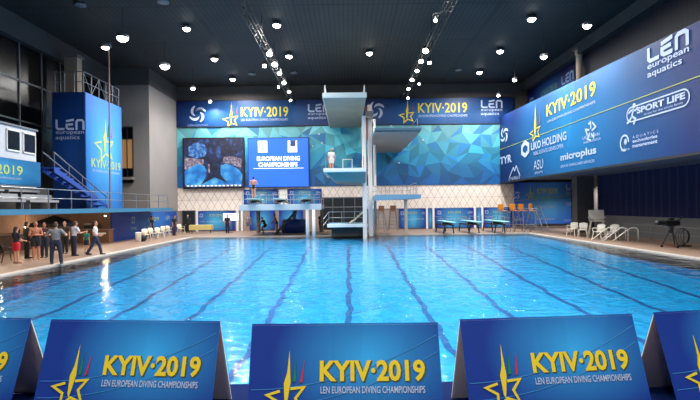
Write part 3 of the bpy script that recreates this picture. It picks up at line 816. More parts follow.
# white bench seats on the balcony
def bench(w_):
    W_ = mat('bench_grey', (150, 150, 152), .6)
    r = thing('stand_bench', 'white slatted bench', 'bench')
    MB().box(0, w_, 0, .38, .42, .48).box(0, w_, -.02, .02, .36, .48).build('seat', W_, r, bevel=.01)
    MB().box(0, w_, .4, .44, .5, .78).build('backrest', W_, r, bevel=.01)
    for x in (.1, w_ - .1): MB().box(x - .03, x + .03, .05, .4, 0, .42).build('leg', GREYM, r)
    return r
b0 = bench(2.4)
b0.location = (-16.35, 21.3, 2.38); b0.rotation_euler = (0, 0, PI_ / 2); b0['label'] = 'white bench on the left balcony floor, the one at the picture edge'
b0['group'] = 'white benches on the left balcony'
dup(b0, (-16.35, 24.0, 2.38), PI_ / 2, 'white bench on the left balcony floor just before the blue stair', 'white benches on the left balcony')
dup(b0, (-17.15, 20.9, 2.93), PI_ / 2, 'white bench on the step under the year banner, at the picture edge', 'white benches on the left balcony')
dup(b0, (-17.15, 23.6, 2.93), PI_ / 2, 'white bench on the step under the right end of the year banner', 'white benches on the left balcony')

# wall under the balcony, bar and panel box
struct(MB().box(-20.0, -19.85, 8, 33.4, 0, 2.08).build('wall_left_bar', mat('bar_wall', (150, 118, 96), .8, noise=.25, nscale=1.2)))
bx = thing('panel_box', 'navy printed hoarding under the far end of the balcony', 'hoarding', (-16.8, 33.1, 0))
MB().box(-.06, -.02, 0, 12.6, 0, 2.06).build('core', mat('tower_core', (30, 60, 120)), bx)
ss = thing('side_sheet', None, None, (0, 0, 0), math.pi / 2); ss.parent = bx
MB().box(0, 12.6, -.03, 0, 0, 2.06).build('printed_sheet', print_mat('hoarding_print', (22, 56, 140), (52, 124, 205), 7.5, 1.1, 6.5, 1.8), ss)
whirl(ss, 3.3, 1.45, .3, y=-.05)
text('lettering', 'KYIV·2019', YELD, ss, 6.0, 1.25, 2.2, .35, y=-.05)
text('lettering', 'LEN', WPRT, ss, 9.8, 1.3, 1.0, .35, y=-.05)
text('lettering', 'TYR', WPRT, ss, 2.9, .65, 1.0, .25, y=-.05)
text('lettering', 'microplus', WPRT, ss, 5.2, .6, 2.0, .3, y=-.05)
struct(MB().box(-19.85, -16.95, 33.3, 33.4, 0, 2.08).build('wall_left_bar_end', mat('bar_wall', (150, 118, 96))))
bc = thing('bar_counter', 'brown wooden bar counter beside the navy hoarding', 'counter', (-18.7, 32.2, 0))
MB().box(-.9, 2.2, 0, .6, 0, .9).build('body', WOOD, bc)
MB().box(-.95, 2.25, -.08, .65, .9, .95).build('worktop', mat('counter_top', (150, 130, 118), .5), bc)
f = MB()
for k in range(5): f.box(-.85 + .62 * k, -.33 + .62 * k, -.02, 0, .1, .82)
f.build('front_panel', mat('panel_wood', (104, 72, 52), .6), bc)
bc2 = thing('bar_counter', 'long dim bar counter running along the left wall behind the people', 'counter', (-19.3, 15, 0))
MB().box(-.5, .3, 0, 16, 0, .95).build('body', mat('dim_wood', (84, 62, 52), .7, noise=.2), bc2)
MB().box(-.55, .38, -.05, 16, .95, 1.0).build('worktop', mat('counter_top', (150, 130, 118)), bc2)
rnd = random.Random(3)
bt0 = None
for i in range(9):
    if bt0 is None:
        bt0 = thing('bottle', 'small dark bottle on the long bar counter', 'bottle', (0, 0, 0), 0, 'bottles on the bar')
        MB().lathe([(.035, 0), (.038, .02), (.038, .16), (.014, .21), (.013, .27)], n=10).build('glass', mat('bottle_glass', (60, 40, 26), .15), bt0, True)
        MB().lathe([(.015, .27), (.015, .3)], n=10).build('cap', YEL, bt0)
        bt0.location = (-19.3, 27.2, 1.0); bt0['label'] = 'dark bottle on the long bar counter'
    else:
        dup(bt0, (-19.35 + rnd.uniform(-.1, .2), 27.2 + .3 * i, 1.0), 0, 'dark bottle on the long bar counter', 'bottles on the bar')
cm = thing('coffee_machine', 'boxy black coffee machine on the brown bar counter', 'coffee machine', (-18.0, 32.3, .95))
MB().box(-.3, .3, 0, .4, 0, .45).build('body', BLACK, cm, bevel=.03)
MB().box(-.25, .25, -.06, .0, .3, .42).build('front_panel', STEEL, cm)
MB().box(-.25, .25, -.1, 0, 0, .04).build('drip_tray', STEEL, cm)
sg = thing('counter_sign', 'small white card lying on the front of the brown bar counter', 'sign', (-17.0, 32.2, .62))
MB().box(-.5, .3, -.06, -.03, 0, .1).build('card', WHITE, sg)
# pendants
def pendant(x, y, z, label, e):
    r = thing('pendant_lamp', label, 'lamp', (x, y, z), 0, 'small lamps under the balcony')
    MB().tube((0, 0, .03), (0, 0, 2.142 - z), .01).build('cord', BLACK, r)
    MB().lathe([(.03, .08), (.1, 0), (.11, -.03)], n=14).build('lamp_shade', STEEL, r, True)
    MB().ball((0, 0, -.02), .07).build('bulb', WARML, r)
    l = bpy.data.lights.new('pendant_light', 'POINT'); l.energy = e; l.color = (1, .78, .55); l.shadow_soft_size = .08
    o = bpy.data.objects.new('pendant_light', l); COL.objects.link(o); o.location = (0, 0, -.12); o.parent = r
for px, py, d, lb, k in ((25.5, 226, 24.5, 'small lamp above the man in black, leftmost under the balcony', 1), (48.5, 218.5, 28.5, 'bright little lamp above the man in the grey shirt', 2), (112, 214, 30, 'faint lamp over the brown bar counter', 1)):
    p = at(px, py, d); pendant(min(p.x, -15.6), p.y, min(p.z, 1.95), lb, BAR_W * k)
for y in (17, 22.0):
    pendant(-16.6, y, 1.95, 'little lamp under the balcony hidden among the crowd', BAR_W * 1.0)
pr = thing('bar_parasol', 'black parasol with a drooping canopy behind the men at the bar', 'parasol', (-17.0, 27.0, 0))
MB().tube((0, 0, 0), (0, 0, 2.0), .03).build('pole', DARKM, pr)
g = MB(); n = 8; vs = [(0, 0, 2.02)]
for k in range(n): vs.append((1.25 * math.cos(k * math.pi / 4), 1.25 * math.sin(k * math.pi / 4), 1.55))
for k in range(n): vs.append((1.27 * math.cos(k * math.pi / 4), 1.27 * math.sin(k * math.pi / 4), 1.38))
vs.append((0, 0, 1.98))
g.add(vs, [(0, 1 + k, 1 + (k + 1) % n) for k in range(n)] + [(1 + k, 9 + k, 9 + (k + 1) % n, 1 + (k + 1) % n) for k in range(n)])
g.build('canopy', mat('black_cloth', (22, 22, 26), .9), pr)
MB().lathe([(.25, 0), (.25, .05), (.05, .1)], n=16).build('base', DARKM, pr)

# ------------------------------------------------------------------ lights
def add_area(loc, size, e, rot=(0, 0, 0), parent=None, color=(1, .97, .93), spread=150):
    l = bpy.data.lights.new('lamp_light', 'AREA'); l.shape = 'DISK'; l.size = size; l.energy = e; l.color = color; l.spread = math.radians(spread)
    o = bpy.data.objects.new('lamp_light', l); COL.objects.link(o); o.location = loc; o.rotation_euler = rot
    if parent: o.parent = parent
    return o
def lamp(name, label, x, y, z, e, group, r=.26, stem=0, spread=150):
    t = thing(name, label, 'lamp', (x, y, z), 0, group)
    MB().lathe([(r * .5, .22), (r * 1.05, .16), (r * 1.15, 0), (r * 1.08, -.02)], n=18).build('housing', GREYM, t, True)
    MB().lathe([(.02, -r * .75), (r * .5, -r * .6), (r * .85, -r * .3), (r, 0)], n=18).build('lens', LAMPM, t, True)
    if stem: MB().tube((0, 0, .2), (0, 0, stem), .012).build('stem', DARKM, t)
    if e: add_area((0, 0, -r * .8), r * 2, e, parent=t, spread=spread)
    return t
rows = {(-10.5, 'leftmost'): (30.8, 37.2, 43.1), (-4.5, 'second'): (30.4, 36.7), (1.8, 'centre'): (36.2,), (11.9, 'right'): (29.9, 36.1, 41.8)}
pos = ('nearest', 'middle', 'farthest')
for (x, nm), ys in rows.items():
    for i, y in enumerate(ys):
        w = {3: pos, 2: ('nearest', 'farthest'), 1: ('only',)}[len(ys)][i]
        lamp('ceiling_lamp', '%s lit round lamp in the %s row of the dark ceiling' % (w, nm), x, y, ZC - .22, LAMP_W * (1.9 if y > 40 else 1.25 if y > 35 else 1), 'round ceiling lamps', spread=170)
# the rows go on overhead towards the camera
for y in (24.3, 18.1, 11.9, 5.7, -.6):
    for x in (-7.5, -1.5, 4.8, 10.4):
        lamp('ceiling_lamp', 'round ceiling lamp of the rows overhead, above the picture', x, y, ZC - .22, LAMP_W * (.75 if y < 8 else .8), 'ceiling lamps above the picture')
for i, (x, y) in enumerate(((-13.4, 28), (-13.1, 33.7), (-13.2, 40.1), (-13.2, 45.1))):
    lamp('flood_lamp', ('big glaring floodlight on the left, closest of its line', 'big glaring floodlight on the left, second of its line', 'floodlight near the left end of the back wall, third of its line', 'small floodlight touching the top of the back banner, left')[i], x, y, 12.6, FLOOD_W, 'floodlights along the left side', (.34, .34, .2, .17)[i], 1.79)
for i, (x, y) in enumerate(((13.95, 27), (13.8, 32.6), (13.9, 38.6), (14.3, 44))):
    lamp('flood_lamp', ('bright floodlight on the right, closest of its line', 'bright floodlight on the right, second of its line', 'floodlight on the right, third of its line', 'small floodlight at the right end of the back wall')[i], x, y, 12.6, FLOOD_W, 'floodlights along the right side', (.24, .24, .18, .17)[i], 1.79)
lamp('added_fill_lamp', 'added fill lamp under the gallery hidden behind the grey pier', 20.9, 41.0, 4.28, 320, 'added fill lamps', .16)  # added lamp, out of view, that brightens the corner banner
def truss(x, label):
    t = thing('lighting_truss', label, 'truss', (x, 8, 12.75))
    g = MB(); Ln = 38.2; a = .2
    for sx in (-a, a):
        for sz in (-a, a): g.tube((sx, 0, sz), (sx, Ln, sz), .035, n=6)
    n = 48
    for k in range(n):
        y0, y1 = Ln * k / n, Ln * (k + 1) / n; s = 1 if k % 2 else -1
        for sx in (-a, a): g.tube((sx, y0, -s * a), (sx, y1, s * a), .02, n=5)
        for sz in (-a, a): g.tube((-s * a, y0, sz), (s * a, y1, sz), .02, n=5)
    g.build('lattice', DARKM, t)
    for k in range(8): MB().tube((0, 1 + k * 5.1, a), (0, 1 + k * 5.1, ZC - 12.75), .02).build('hanger', DARKM, t)
    return t
truss(-5.3, 'black lighting truss running to the back wall, left of centre')
truss(5.4, 'black lighting truss running to the back wall, right of centre')
def spot(px, py, sidex, label, e, r=.16):
    tx = -5.3 if sidex < 0 else 5.4
    u, v = unroll(px, py); z = 12.35; d = F * (z - HC) / v; x = u * d / F
    t = thing('stage_spot', label, 'spotlight', (x, d, z), 0, 'spotlights on the lighting trusses')
    tilt = Euler((math.radians(-38), 0, -math.copysign(.25, x)))     # aims down the hall towards the pool
    M = tilt.to_matrix().to_4x4()
    h = MB().lathe([(r * .6, .38), (r, .3), (r, 0)], n=14).build('housing', DARKM, t, True); h.rotation_euler = tilt
    ln_ = MB().lathe([(.01, -.06), (r * .7, -.04), (r * .95, 0.0)], n=14).build('lens', LAMPM, t, True); ln_.rotation_euler = tilt
    MB().path([(-r - .04, 0, .2), (-r - .04, 0, .34), (r + .04, 0, .34), (r + .04, 0, .2)], .015).build('yoke', DARKM, t)
    ex = tx + (.2 if x > tx else -.2) if abs(x - tx) > .2 else x
    MB().path([(0, 0, .34), (ex - x, 0, .62)] if abs(ex - x) < .01 else [(0, 0, .34), (0, 0, .4), (ex - x, 0, .4)], .02).build('clamp', DARKM, t)
    if e:
        o = add_area(M @ Vector((0, 0, -.08)), r * 1.6, e, tilt, t, spread=110)
for i, (px, py, r_) in enumerate(((269.5, 54, .2), (274.5, 64.5, .2), (264.5, 66, .15), (279.5, 73.5, .17), (284, 83, .17), (278.5, 87, .11), (289, 92, .14), (290.5, 100.5, .13))):
    spot(px, py, -1, 'lit spotlight on the left truss, number %s from the camera' % ('one two three four five six seven eight'.split()[i]), TRUSS_W, r_)
for i, (px, py, r_) in enumerate(((435.5, 20.5, .1), (425.5, 51, .2), (421, 61.5, .17), (429.5, 63, .14), (417, 71, .16), (412, 80, .16), (419, 84, .1), (408.5, 89, .14), (408, 98, .13))):
    spot(px, py, 1, 'lit spotlight on the right truss, number %s from the camera' % ('one two three four five six seven eight nine'.split()[i]), TRUSS_W, r_)
for px, py, w in ((80, 5, 'left of centre at the top edge of the picture'), (163, 2, 'at the top edge above the tower'), (252, 74, 'between the left lamps and the left truss'), (294, 73, 'just right of the left truss'), (458, 70, 'right of the right truss')):
    u, v = unroll(px, py); d = F * (ZC - .1 - HC) / v
    t = thing('ceiling_speaker', 'unlit round fitting in the ceiling, ' + w, 'ceiling fitting', (u * d / F, d, ZC - .12), 0, 'unlit round ceiling fittings')
    MB().lathe([(.3, .12), (.34, 0), (.26, -.04)], n=18).build('rim', GREYM, t, True); MB().lathe([(.25, -.02), (.2, -.03)], n=18).build('grille', CONC, t)

# ------------------------------------------------------------------ championship A-boards in front of the pool
ab_m = print_mat('board_print', (22, 54, 140), (52, 164, 232), 0.25, .72, 1.05, .75, facet=.08, fs=1.6)
HB = 1.05; DB = .36
def board_proto():
    t = thing('championship_board', 'b', 'sign board')
    ang = math.atan2(DB, HB); Ls = math.hypot(DB, HB)
    fr = thing('front_panel', None, None, (0, -DB, 0)); fr.parent = t; fr.rotation_euler = (-ang, 0, 0)
    MB().box(-1.03, 1.03, 0, .012, 0, Ls).build('printed_sheet', ab_m, fr)
    star(fr, -.62, .35, .2, y=-.004, sp=.95)
    text('lettering', 'KYIV·2019', YEL, fr, -.27, .5, 1.13, .22, y=-.006, bold=.032)
    text('lettering', 'LEN EUROPEAN DIVING CHAMPIONSHIPS', WPRT, fr, -.26, .385, 1.11, .07, y=-.005, bold=.01)
    text('lettering_shadow', 'KYIV·2019', mat('brown_print', (70, 80, 50), .5), fr, -.262, .488, 1.14, .228, y=-.003, bold=.045)
    g = MB()
    # pale curved lines in the print
    for (a, b, c) in ((-.95, 1.05, .0), (.1, 1.4, .35)):
        pts = [(-1.0 + 2.0 * k / 16, .25 + .55 * (k / 16) ** 2 + c * .5) for k in range(17)]
        g.ribbon([p for p in pts if p[1] < Ls - .03], .006, -.0035, -.002)
    g.build('print_line', mat('line_print', (60, 140, 205), .5), fr)
    M = Matrix.Translation((0, DB, 0)) @ Matrix.Rotation(ang, 4, 'X')
    MB().box(-1.03, 1.03, -.012, 0, 0, Ls - .015, M).build('rear_panel', CARD, t)
    MB().box(-1.03, 1.03, -.3, .3, 0.0, .01).build('base_card', CARD, t)
    return t
bp = board_proto()
def place_board(o, p0, p1, label):
    c = (Vector(p0) + Vector(p1)) / 2; a = math.atan2(p1[1] - p0[1], p1[0] - p0[0])
    o.location = (c.x, c.y, 0); o.rotation_euler = (0, 0, a); o['label'] = label; o['group'] = 'championship boards along the near pool edge'
place_board(bp, (-1.08, 5.2), (.975, 5.17), 'blue championship tent board, the centre one of five')
bds = [((-3.52, 5.53), (-1.49, 5.35), 'blue championship tent board left of the centre board'),
       ((1.25, 5.3), (3.31, 5.47), 'blue championship tent board right of the centre board'),
       ((-5.85, 5.9), (-3.82, 5.6), 'blue championship tent board cut off by the left picture edge'),
       ((3.6, 5.52), (5.63, 5.85), 'blue championship tent board cut off by the right picture edge')]
for a, b, l in bds:
    place_board(copy_tree(bp), a, b, l)
mt = MB().box(-8, 8, 4.2, 5.95, 0, .012).build('floor_mat', copb)
tag(mt, 'dark blue mat on the near deck under the row of tent boards', 'mat')

# ------------------------------------------------------------------ diving tower
TW = thing('diving_tower', 'tall white diving tower with stacked platforms over the far pool edge', 'diving tower', (0, 33.3, 0))
yb = YB - 33.3 - .35
pm = thing('ten_metre_platform', None, None); pm.parent = TW
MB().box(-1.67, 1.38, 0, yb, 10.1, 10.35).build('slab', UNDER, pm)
MB().box(-1.72, 1.43, -.12, .1, 10.08, 10.42).build('front_beam', SLABW, pm, bevel=.02)
MB().box(-1.74, -1.66, .1, yb, 10.1, 10.4).build('side_beam', CONCL, pm)
for x in (-1.6, 1.3):
    MB().box(x - .05, x + .05, 1.0, 1.1, 10.4, 11.25).build('railing_post', WHITE, pm)
    MB().box(x - .05, x + .05, 5.0, 5.1, 10.4, 11.25).build('railing_post', WHITE, pm)
    MB().tube((x, 1, 11.2), (x, 8, 11.2), .03).build('railing', WHITE, pm)
MB().box(1.44, 1.96, 1.2, yb, 9.0, 9.35).build('cross_beam', CONC, TW)
pm = thing('five_metre_platform', None, None); pm.parent = TW
MB().box(-1.7, 1.3, 0, 6, 4.75, 5.0).build('slab', CONCL, pm)
MB().box(-1.72, 1.3, -.1, .08, 4.78, 5.05).build('front_beam', SLABW, pm, bevel=.02)
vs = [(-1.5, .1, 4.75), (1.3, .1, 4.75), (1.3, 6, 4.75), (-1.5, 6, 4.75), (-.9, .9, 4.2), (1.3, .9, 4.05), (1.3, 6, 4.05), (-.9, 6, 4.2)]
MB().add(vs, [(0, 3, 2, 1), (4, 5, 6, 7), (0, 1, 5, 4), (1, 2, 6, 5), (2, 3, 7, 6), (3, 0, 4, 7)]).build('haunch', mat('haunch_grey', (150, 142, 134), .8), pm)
for x in (-.35, .25):
    pass
g = MB().path([(-.35, 2.2, 5.0), (-.35, 2.2, 5.9), (.35, 2.2, 5.9), (.35, 2.2, 5.0)], .03); g.build('hoop_rail', SLABW, pm)
for x in (-1.6, 1.2): MB().path([(x, 1.2, 5.0), (x, 1.2, 6.0), (x, 5.8, 6.0), (x, 5.8, 5.0)], .025).build('railing', STEEL, pm)
pm = thing('one_metre_platform', None, None); pm.parent = TW
MB().box(-1.55, 1.45, 2.2, 6.5, .72, .95).build('slab', BLUEP, pm)
MB().box(-1.6, 1.5, 2.1, 2.25, .74, 1.0).build('front_beam', SLABW, pm, bevel=.02)
MB().box(-1.3, 1.3, 2.9, 6.5, 0, .72).build('plinth', CONCD, pm)
for z in (1.45, 1.9):
    MB().path([(-1.9, 2.6, z - .55), (-1.5, 3.0, z), (1.35, 3.0, z)], .022).build('railing', STEEL, pm)
for x in (-1.5, -.5, .5, 1.35): MB().tube((x, 3.0, .95), (x, 3.0, 1.9), .02).build('railing_post', STEEL, pm)
MB().path([(.1, 3.4, 1.0), (.5, 3.4, 1.25), (1.3, 3.4, 1.95), (1.4, 3.4, 2.05)], .07).build('stair_handrail', mat('cream_rail', (220, 215, 180), .5), pm)
g = MB()
for k in range(6): g.box(.0 + .22 * k, .3 + .22 * k, 3.5, 4.3, .95 + .2 * k, 1.0 + .2 * k)
g.build('stair', GREYM, pm)
# columns
COLM = mat('column_white', (240, 234, 228), .55)
MB().box(1.12, 1.42, 1.9, 2.3, -.5, 9.15).build('column', COLM, TW, bevel=.02)
MB().box(1.58, 1.9, 2.5, 2.9, 0, 10.1).build('column', COLM, TW, bevel=.02)
MB().box(1.43, 1.56, 2.2, 2.6, 7.4, 9.9).build('column_link', mat('rust_link', (140, 90, 70), .7), TW)
MB().tube((2.35, 7, 0), (2.35, 7, 9.8), .12, n=12).build('column', COLM, TW)
pm = thing('seven_metre_platform', None, None); pm.parent = TW
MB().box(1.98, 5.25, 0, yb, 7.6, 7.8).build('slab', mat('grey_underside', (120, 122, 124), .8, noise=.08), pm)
MB().box(1.95, 5.3, -.1, .08, 7.68, 7.88).build('front_beam', mat('beam_blue', (70, 104, 124), .5), pm, bevel=.02)
MB().path([(5.2, 1.2, 7.8), (5.2, 1.2, 8.75), (5.2, 9, 8.75), (5.2, 9, 7.8)], .025).build('railing', STEEL, pm)
MB().path([(2.1, 1.2, 7.8), (2.1, 1.2, 8.75), (2.1, 9, 8.75), (2.1, 9, 7.8)], .025).build('railing', STEEL, pm)
pm = thing('three_metre_platform', None, None); pm.parent = TW
MB().box(1.9, 5.15, 0, 7, 2.82, 3.05).build('slab', CONCL, pm)
vs = [(1.9, -.1, 2.7), (5.2, -.1, 2.86), (5.2, .1, 2.86), (1.9, .1, 2.7), (1.9, -.1, 3.12), (5.2, -.1, 3.12), (5.2, .1, 3.12), (1.9, .1, 3.12)]
MB().add(vs, [(0, 3, 2, 1), (4, 5, 6, 7), (0, 1, 5, 4), (1, 2, 6, 5), (2, 3, 7, 6), (3, 0, 4, 7)]).build('front_beam', BLUEP, pm)
for z in (3.6, 4.0): MB().path([(2.1, 6.8, z), (5.05, 6.8, z), (5.05, 1.2, z)], .022).build('railing', STEEL, pm)
for k in range(9): MB().tube((2.15 + k * .36, 6.8, 3.05), (2.15 + k * .36, 6.8, 4.0), .018).build('railing_post', STEEL, pm)
for k in range(4): MB().tube((5.05, 1.2 + k * 1.6, 3.05), (5.05, 1.2 + k * 1.6, 4.0), .022).build('railing_post', STEEL, pm)
for x, y in ((2.3, 6.3), (4.9, 6.3)): MB().box(x - .12, x + .12, y - .12, y + .12, 0, 2.82).build('column', CONCL, pm)

# ------------------------------------------------------------------ springboard stage (left) and springboards
SG = thing('springboard_stage', 'raised light blue concrete stage that carries the three high springboards', 'stage', (-5.6, 36.9, 0))
MB().box(-2.9, 3.4, 0, 6.4, 2.12, 2.5).build('slab', CONCL, SG)
MB().box(-3.0, 3.5, -.1, .05, 2.08, 2.55).build('front_beam', mat('stage_edge', (196, 208, 212), .5), SG, bevel=.02)
for x in (2.38, 2.88): MB().tube((x, .0, -.6), (x, .0, 2.12), .14, n=14).build('column', COLM, SG, True)
for x in (-2.6, 0.7, 3.2): MB().box(x - .15, x + .15, 5.6, 5.9, 0, 2.12).build('column', CONC, SG)
g = MB()
for k in range(12): g.box(-.6 + k * .15, -.35 + k * .15, 2.6, 3.5, .16 * k, .16 * k + .05)
g.box(-.7, -.5, 2.55, 3.55, 0, .05)
g.build('stair', DARKM, SG)
vs = [(-.75, 2.5, 0), (-.45, 2.5, 0), (1.3, 2.5, 1.95), (1.3, 2.5, 2.2), (-.75, 2.56, 0), (-.45, 2.56, 0), (1.3, 2.56, 1.95), (1.3, 2.56, 2.2)]
MB().add(vs, [(0, 1, 2, 3), (4, 7, 6, 5), (0, 4, 5, 1), (1, 5, 6, 2), (2, 6, 7, 3), (3, 7, 4, 0)]).build('stair_stringer', DARKM, SG)
for z in (3.0, 3.45): MB().path([(-2.85, .6, z), (-2.85, 6.3, z), (3.35, 6.3, z), (3.35, .6, z)], .02).build('railing', STEEL, SG)
for x, y in [(-2.85, .6), (-2.85, 3.4), (-2.85, 6.3), (0.6, 6.3), (3.35, 6.3), (3.35, 3.4), (3.35, .6)]:
    MB().tube((x, y, 2.5), (x, y, 3.45), .022).build('railing_post', STEEL, SG)

def springboard(x, y0, y1, zt, zb, label, cl, top):
    """board from rear y1 to tip y0, top surface at zt, standing on zb"""
    t = thing('springboard', label, 'springboard', (x, y1, zb)); L_ = y1 - y0; z = zt - zb
    MB().box(-.25, .25, -L_, 0, z - .05, z).build('board', top, t, bevel=.012)
    MB().tube((-.42, -L_ * .5, z - .2), (.42, -L_ * .5, z - .2), .11, n=12).build('fulcrum', BLACK, t)
    fs = max(.08, z - .3)
    for sx in (-1, 1):
        MB().box(sx * .32 - .04, sx * .32 + .04, -L_ * .75, -.1, z - .36, z - .26).build('side_beam', cl, t)
        for yy in (-L_ * .68, -.3): MB().tube((sx * .42, yy, 0), (sx * .32, yy, z - .3), .05, n=8).build('leg', cl, t)
        MB().path([(sx * .5, -L_ * .62, z - .3), (sx * .5, -L_ * .62, z + .35), (sx * .5, -.2, z + .35), (sx * .5, -.2, 0)], .022).build('handrail', STEEL, t)
    MB().lathe([(.16, -.03), (.16, .03)], (.46, -L_ * .5, z - .2), 14, 'X').build('adjusting_wheel', BLACK, t)
    if fs > .5: MB().tube((-.4, -L_ * .68, .15), (.4, -L_ * .3, fs), .03).build('brace', cl, t)
    return t
HBM = mat('board_dark', (34, 48, 52), .5)
LBM = mat('board_cyan', (150, 215, 225), .5)
springboard(-7.5, 35.4, 40.3, 3.02, 2.5, 'high springboard with the man standing on it, leftmost on the stage', GREYM, LBM)
springboard(-5.45, 35.4, 40.3, 3.02, 2.5, 'high springboard in the middle of the stage', GREYM, LBM)
springboard(-3.4, 35.4, 40.3, 3.02, 2.5, 'high springboard over the two white columns', GREYM, LBM)
springboard(8.15, 36.2, 41.5, 1.0, 0, 'low springboard on the far deck nearest the diving tower', DARKM, LBM)
springboard(10.2, 36.2, 41.5, 1.0, 0, 'low springboard on the far deck, between the other two', DARKM, LBM)
springboard(12.3, 36.2, 41.5, 1.0, 0, 'low springboard on the far deck beside the orange-topped chairs', DARKM, LBM)

tb = thing('round_tub', 'round dark blue hot tub under the springboard stage', 'tub', (-4.9, 42.5, 0))
MB().lathe([(1.05, 0), (1.15, .05), (1.15, 1.1), (1.05, 1.2), (.9, 1.15), (.88, .9)], n=28).build('shell', mat('tub_blue', (18, 60, 140), .4), tb, True)
MB().lathe([(.9, .92), (.1, .92)], n=28).build('water', mat('tub_water', (30, 110, 170), .1), tb)

# ------------------------------------------------------------------ tall judge chairs
def judge_chair():
    t = thing('judge_chair', 'tall judge chair', 'judge chair')
    for sx in (-1, 1):
        MB().tube((sx * .42, -.5, 0), (sx * .24, -.2, 1.75), .028).build('leg', GREYM, t)
        MB().tube((sx * .42, .6, 0), (sx * .24, .22, 1.75), .028).build('leg', GREYM, t)
    g = MB()
    for k in range(5): z = .3 + .32 * k; a = .42 - .18 * z / 1.75; g.tube((-a, -.5 + .3 * z / 1.75, z), (a, -.5 + .3 * z / 1.75, z), .02)
    g.build('ladder_rungs', GREYM, t)
    g = MB().tube((-.36, .45, .6), (.36, .45, .6), .018).tube((-.38, -.4, .62), (-.38, .46, .62), .018).tube((.38, -.4, .62), (.38, .46, .62), .018)
    g.build('brace', GREYM, t)
    MB().box(-.27, .27, -.25, .27, 1.75, 1.8).build('seat', ORANGE, t, bevel=.02)
    MB().box(-.27, .27, .24, .3, 1.85, 2.35).build('backrest', ORANGE, t, bevel=.03)
    for sx in (-1, 1): MB().path([(sx * .28, .26, 1.95), (sx * .28, -.22, 1.95), (sx * .28, -.22, 1.75)], .02).build('armrest', GREYM, t)
    return t
jc = judge_chair(); GJ = 'tall judge chairs at the far pool side'
spots = [(503, 231.5, .3, 'tall orange-topped judge chair, leftmost of the four on the right'), (514.5, 231.5, .2, 'tall orange-topped judge chair, second of the four on the right'),
         (523.5, 232, .4, 'tall orange-topped judge chair, third of the four on the right'), (534, 232.5, .7, 'tall orange-topped judge chair, rightmost of the four on the right'),
         (381, 231.5, -.3, 'tall judge chair under the low platform, next to the tower columns'), (393, 231, -.2, 'tall judge chair under the right end of the low platform')]
for i, (px, py, rz, lb) in enumerate(spots):
    p = ground(px, py)
    if i == 0: jc.location = p; jc.rotation_euler = (0, 0, rz); jc['label'] = lb; jc['group'] = GJ
    else:
        j_ = dup(jc, p, rz, lb, GJ)
        if i > 3:
            for ch in j_.children:
                if ch.name.startswith(('seat', 'backrest')):
                    ch.data = ch.data.copy(); ch.data.materials.clear(); ch.data.materials.append(WOOD)
# small step ladder against the corner banner
ld = thing('step_ladder', 'leaning grey metal step frame right of the orange-topped chairs', 'ladder', ground(544, 232.5))
for sx in (-.22, .22):
    MB().tube((sx - .5, 0, 2.1), (sx, -.6, 0), .025).build('rail', STEEL, ld)
g = MB()
for k in range(6): t_ = (k + .7) / 6.6; g.tube((-.22 - .5 * t_, -.6 + .6 * t_, 2.1 * t_), (.22 - .5 * t_, -.6 + .6 * t_, 2.1 * t_), .018)
g.build('rungs', STEEL, ld)
MB().tube((-.5, 0, 2.1), (-.6, .6, 0), .02).build('brace', STEEL, ld)

# ------------------------------------------------------------------ plastic chairs
def plastic_chair(m):
    t = thing('plastic_chair', 'white plastic chair', 'chair')
    g = MB(); g.box(-.22, .22, -.22, .22, .42, .455); g.build('seat', m, t, bevel=.015)
    vs = []; n = 6
    for j, (z, y) in enumerate(((.45, .2), (.65, .25), (.86, .3))):
        for i in range(n + 1):
            a = -1 + 2 * i / n; vs.append((a * (.21 + .01 * j), y - .04 * a * a, z - (.05 * a * a if j == 2 else 0)))
    k = len(vs); vs += [(x, y + .025, z) for x, y, z in vs]
    fs = []
    for j in range(2):
        for i in range(n):
            a = j * (n + 1) + i; fs += [(a, a + 1, a + n + 2, a + n + 1), (k + a, k + a + n + 1, k + a + n + 2, k + a + 1)]
    rim = list(range(0, n + 1)) + [2 * n + 1, 3 * n + 2] + list(range(3 * n + 1, 2 * n + 1, -1)) + [n + 1]
    for a, b in zip(rim, rim[1:] + rim[:1]): fs.append((a, k + a, k + b, b))
    MB().add(vs, fs).build('backrest', m, t, True)
    for sx in (-1, 1):
        for sy in (-1, 1): MB().tube((sx * .26, sy * .25 + (.03 if sy > 0 else 0), 0), (sx * .2, sy * .19, .43), .02, .028, 6).build('leg', m, t)
        MB().path([(sx * .25, .24, .64), (sx * .27, 0, .66), (sx * .25, -.2, .63), (sx * .22, -.21, .44)], .02).build('armrest', m, t)
    return t
pc = plastic_chair(PLASTIC); pc.scale = (1.15, 1.15, 1.15); GC = 'white plastic chairs on the right deck'
cs = [(572.5, 236, -.9, 'white plastic chair on the right deck nearest the corner banner'), (583, 237, -.6, 'white plastic chair on the right deck, second from the corner banner'),
      (599, 239.5, -1.0, 'white plastic chair on the right deck in front of the tall guard chair'), (613, 240, -.9, 'white plastic chair on the right deck between the two ladder rails')]
for i, (px, py, rz, lb) in enumerate(cs):
    p = ground(px, py)
    if i == 0: pc.location = p; pc.rotation_euler = (0, 0, rz); pc['label'] = lb; pc['group'] = GC
    else: dup(pc, p, rz, lb, GC)
pcc = plastic_chair(CREAM); GL = 'pale plastic chairs on the left deck'
cs = [(146.5, 240.5, .9, 'pale plastic chair at the near end of the left row, by the white bin'), (153, 239, 1.2, 'pale plastic chair by the man in the black shirt'),
      (159.5, 238.5, 1.0, 'cream plastic chair in the middle of the left row'), (165, 236.5, 1.1, 'cream plastic chair just before the seated dark figure'),
      (170, 235.5, 1.2, 'cream plastic chair close to the seated dark figure'), (181, 233.5, 1.0, 'pale plastic chair at the far end of the left row, by the door')]
